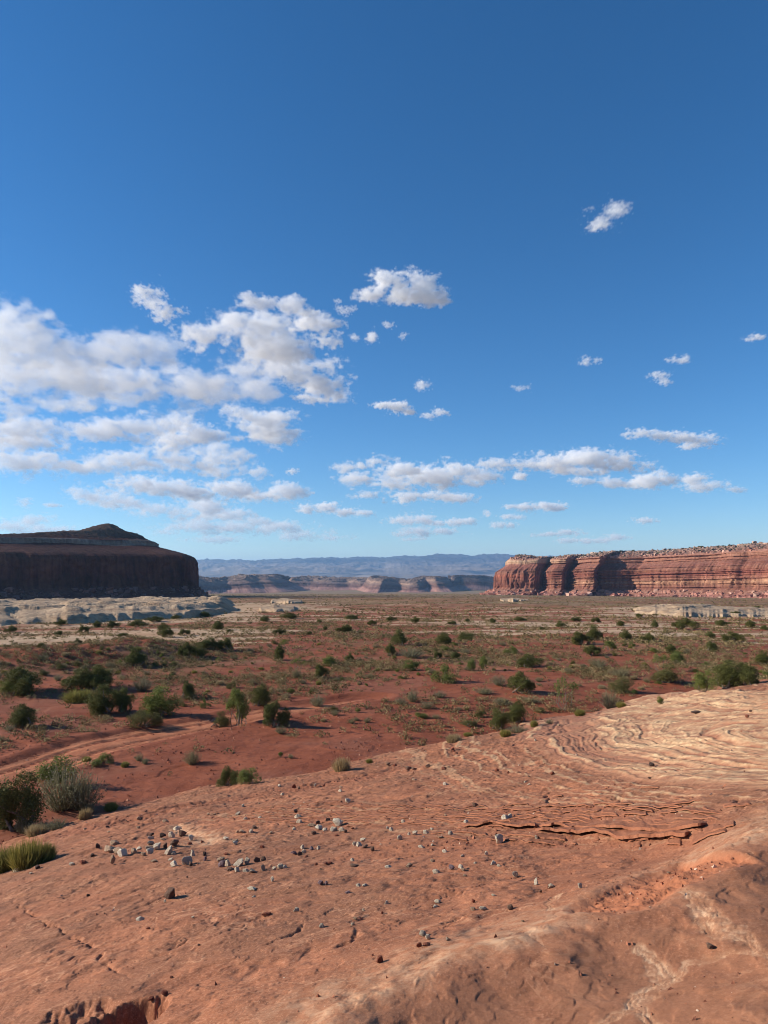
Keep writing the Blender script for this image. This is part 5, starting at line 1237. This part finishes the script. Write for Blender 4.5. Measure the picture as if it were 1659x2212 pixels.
CLOUDS = [
 # label, puffs (u, v, half width, half height), seed, amp, dens
 ('great white cloud bank at left, its upper deck running off the frame', [(10,745,80,55),(75,740,45,45),(140,775,70,38),(215,770,45,45),(270,765,60,42),(340,765,50,36),(60,820,110,45),(190,830,130,38),(300,830,110,40),(430,835,120,42),(520,800,60,42),(560,840,45,28),(40,880,80,30),(120,870,80,24)], 1, 1., 1.),
 ('long slanting cloud right of the bank top, rounded and white', [(510,700,42,28),(560,715,55,36),(600,750,50,36),(560,760,45,28),(640,765,30,18),(440,735,50,22),(400,722,35,14),(430,755,40,14)], 2, 1.1, .9),
 ('small bright heap at the top end of the slanting cloud', [(632,658,26,18),(660,690,35,22),(700,715,32,28),(725,735,20,18),(560,652,40,12),(535,643,18,8)], 3, 1.1, .8),
 ('ragged cloud tongue at the right end of the bank', [(640,810,50,28),(690,835,45,24),(720,855,38,18),(700,790,40,16),(620,780,35,16),(670,860,40,12)], 4, 1.2, .8),
 ('small white tuft above the bank with a trailing wisp', [(318,635,24,18),(330,655,20,12),(352,678,22,10),(385,668,24,8),(345,690,22,7)], 5, 1.2, .7),
 ('grey-based cloud deck at left under the upper deck', [(40,925,70,22),(130,925,80,22),(220,925,60,24),(310,920,60,22),(350,915,50,22),(60,955,80,18)], 6, 1.0, .9),
 ('white cloud just right of the bank, shaped like a leaf', [(540,905,50,20),(580,915,45,28),(610,940,45,20),(570,945,45,14)], 7, 1.0, .9),
 ('flat cloud between the leaf shaped one and the left deck', [(370,950,45,22),(420,940,45,24),(400,965,50,12),(470,940,30,12),(510,948,26,8)], 8, 1.0, .8),
 ('lower cloud layer at left with a long flat grey base', [(50,1000,80,22),(150,1010,90,20),(240,1000,80,22),(320,1005,70,20),(380,995,50,24),(450,990,55,26),(510,985,35,14),(490,1020,55,16),(560,1022,35,10)], 9, 1.0, .9),
 ('long flat cloud under the lower layer at left', [(290,1045,45,18),(360,1055,60,16),(430,1060,60,18),(500,1060,60,18),(560,1070,60,14),(610,1060,45,16),(640,1058,22,10)], 10, 1.0, .8),
 ('pale streaked cloud low at left above the dark mesa', [(190,1068,38,14),(230,1075,45,14),(270,1090,45,12),(330,1105,55,14),(400,1108,50,14),(450,1095,40,18),(500,1108,50,13),(550,1125,45,10)], 11, 1.1, .55),
 ('thin hazy cloud sheet low over the valley, left of centre', [(380,1140,55,12),(450,1135,60,14),(530,1140,60,14),(600,1140,60,12),(660,1155,60,10),(720,1160,40,8),(480,1165,60,8)], 12, 1.2, .4),
 ('small flat cloud low left of the picture middle', [(665,1098,26,10),(700,1098,36,12),(745,1106,34,10),(785,1110,20,7)], 13, 1.0, .8),
 ('faint low streak of cloud behind the left mesa', [(20,1140,45,10),(70,1125,40,9),(110,1142,50,9)], 14, 1.2, .4),
 ('tiny round cloud above the left end of the dark mesa', [(52,1086,13,11)], 15, .9, .5),
 ('tiny flat cloud above the dark mesa peak', [(115,1092,18,5)], 16, .9, .5),
 ('lone bright puff high at upper centre with a flat base', [(800,632,30,16),(830,615,34,22),(865,622,40,24),(905,615,32,26),(925,640,34,22),(890,643,50,14),(775,632,12,7),(955,650,18,8)], 17, .9, 1.1),
 ('ragged wisp high at the upper right', [(1300,478,24,14),(1325,462,20,18),(1345,458,16,10),(1290,492,16,8),(1275,452,14,4)], 18, 1.4, .35),
 ('thin ragged strip of cloud high among those at right', [(1385,938,28,8),(1430,940,40,10),(1480,945,40,10),(1520,952,30,10),(1490,963,20,6)], 19, 1.1, .7),
 ('long white cloud bar at right, largest on that side', [(1070,1000,34,12),(1130,1000,50,16),(1200,995,60,18),(1260,990,60,18),(1330,1000,60,16),(1390,1003,36,10),(1250,1018,60,10),(1120,1028,20,7)], 20, 1.0, .9),
 ('knotted cloud strip under the long bar at right', [(1270,1038,28,8),(1320,1040,36,10),(1370,1045,36,9),(1410,1035,36,16),(1445,1040,22,10)], 21, 1.0, .8),
 ('flat cloud streak at far right, under the knotted strip', [(1500,1035,26,9),(1520,1052,45,10),(1585,1058,22,6)], 22, 1.0, .6),
 ('broad layered cloud low at centre', [(760,1010,30,12),(810,1000,40,12),(860,1015,45,14),(770,1035,40,14),(850,1045,60,16),(930,1035,60,22),(980,1020,45,18),(1030,1035,45,16),(900,1070,70,14),(980,1078,60,10),(800,1070,40,10)], 23, 1.0, .85),
 ('slim cloud strip right of centre below the long bar', [(1110,1095,24,5),(1150,1096,32,8),(1190,1094,30,9),(1215,1097,12,5)], 24, 1.0, .7),
 ('small round cloud, left of two low at right of centre', [(1052,1112,14,8)], 25, .9, .6),
 ('small double cloud right of the small round one', [(1098,1116,16,7),(1125,1119,16,5)], 26, .9, .5),
 ('small oval cloud low right of centre', [(1078,1136,18,9),(1102,1137,16,7)], 27, .9, .7),
 ('flat grey-based cloud low at centre', [(860,1126,32,10),(900,1122,34,13),(935,1130,20,7)], 28, 1.0, .7),
 ('narrow cloud low at centre, right of the grey-based one', [(970,1128,34,8),(1010,1126,22,7)], 29, 1.0, .6),
 ('low broken cloud strip over the far mountains at centre', [(870,1152,28,8),(910,1148,34,9),(960,1148,40,7),(890,1164,30,5)], 30, 1.1, .5),
 ('narrow low cloud above the sunlit mesa', [(1180,1154,34,5),(1225,1150,30,6),(1250,1153,14,4)], 31, 1.0, .5),
 ('long low cloud streak just above the sunlit mesa', [(1230,1168,30,5),(1280,1168,45,6),(1330,1162,34,6)], 32, 1.0, .5),
 ('small single cloud low at right over the sunlit mesa', [(1390,1125,24,6)], 33, .9, .6),
 ('small white puff, left one of three at upper right', [(1270,780,13,9),(1288,778,9,7)], 34, 1.0, .5),
 ('small white puff, upper right one of three at upper right', [(1456,776,14,7),(1474,777,11,8)], 35, 1.0, .5),
 ('small ragged puff, lower one of three at upper right', [(1428,810,20,7),(1432,824,16,6)], 36, 1.1, .45),
 ('small flat cloud at the far right edge', [(1615,733,12,4),(1632,729,14,6)], 37, 1.0, .5),
 ('small dense puff right of the bank, above the ragged tongue', [(804,728,16,15)], 38, .9, .9),
 ('tiny wisp left of the small dense puff', [(768,728,11,9)], 39, 1.0, .5),
 ('tiny wisp below the lone bright puff', [(838,702,12,6),(872,727,8,6)], 40, 1.2, .3),
 ('small wisp left below the lone bright puff', [(746,668,18,8),(733,650,10,5)], 41, 1.2, .3),
 ('small ragged puff right of centre at mid sky', [(912,830,15,12),(925,826,10,7)], 42, 1.1, .45),
 ('small white cloud right of the bank at mid sky', [(825,877,24,8),(855,880,28,12),(880,888,14,7)], 43, 1.0, .8),
 ('small thin cloud right of the small white one at mid sky', [(925,900,12,7),(950,893,16,8)], 44, 1.1, .5),
 ('faint small wisp at mid sky right of centre', [(1128,838,18,6)], 45, 1.2, .3),
 ('tiny flat cloud left of centre under the bank', [(630,1017,16,7)], 46, .9, .6),
]
for lab, puffs, sd, am, de in CLOUDS:
    cloud('cloud', puffs, lab, seed=sd, amp=am, dens=(1.6 if sd in (1, 6, 8, 9) else 2.1)*de, group='clouds over the valley')
# added cloud, unseen off to the left, placed to shadow the left mesa
tx, ty, tz = np.array((-470., 960., 35.))+sdir/sdir[2]*1400
cloud('cloud', [], 'added cloud out of view left of the dark mesa, placed to shadow it', seed=60, dens=.75, group='clouds over the valley', amp=.5,
      world=[(tx+a, ty+b, tz+c, r, h) for a, b, c, r, h in ((-330, -40, 0, 260, 120), (-80, -60, 10, 270, 140), (160, -30, 0, 250, 130), (-200, 90, 0, 250, 120), (60, 100, 20, 260, 140))])
# ---------------------------------------------------------------- desert air
def build_haze():
    s = 52000; V = [(x, y, z) for z in (-420, 720) for x, y in ((-s, -s), (s, -s), (s, s), (-s, s))]
    F = [0, 3, 2, 1, 4, 5, 6, 7, 0, 1, 5, 4, 1, 2, 6, 5, 2, 3, 7, 6, 3, 0, 4, 7]
    m = bpy.data.materials.new('desert_air'); m.use_nodes = True; n = m.node_tree; n.nodes.clear()
    o = n.nodes.new('ShaderNodeOutputMaterial'); pv = n.nodes.new('ShaderNodeVolumePrincipled'); n.links.new(pv.outputs[0], o.inputs['Volume'])
    pv.inputs['Density'].default_value = HAZE; pv.inputs['Color'].default_value = (.36, .63, 1., 1); pv.inputs['Anisotropy'].default_value = .2
    ob = link('haze', raw_mesh('haze', np.array(V), np.array(F), 4, [m], smooth=False)); tag(ob, kind='stuff')
HAZE = 3.4e-5
build_haze()
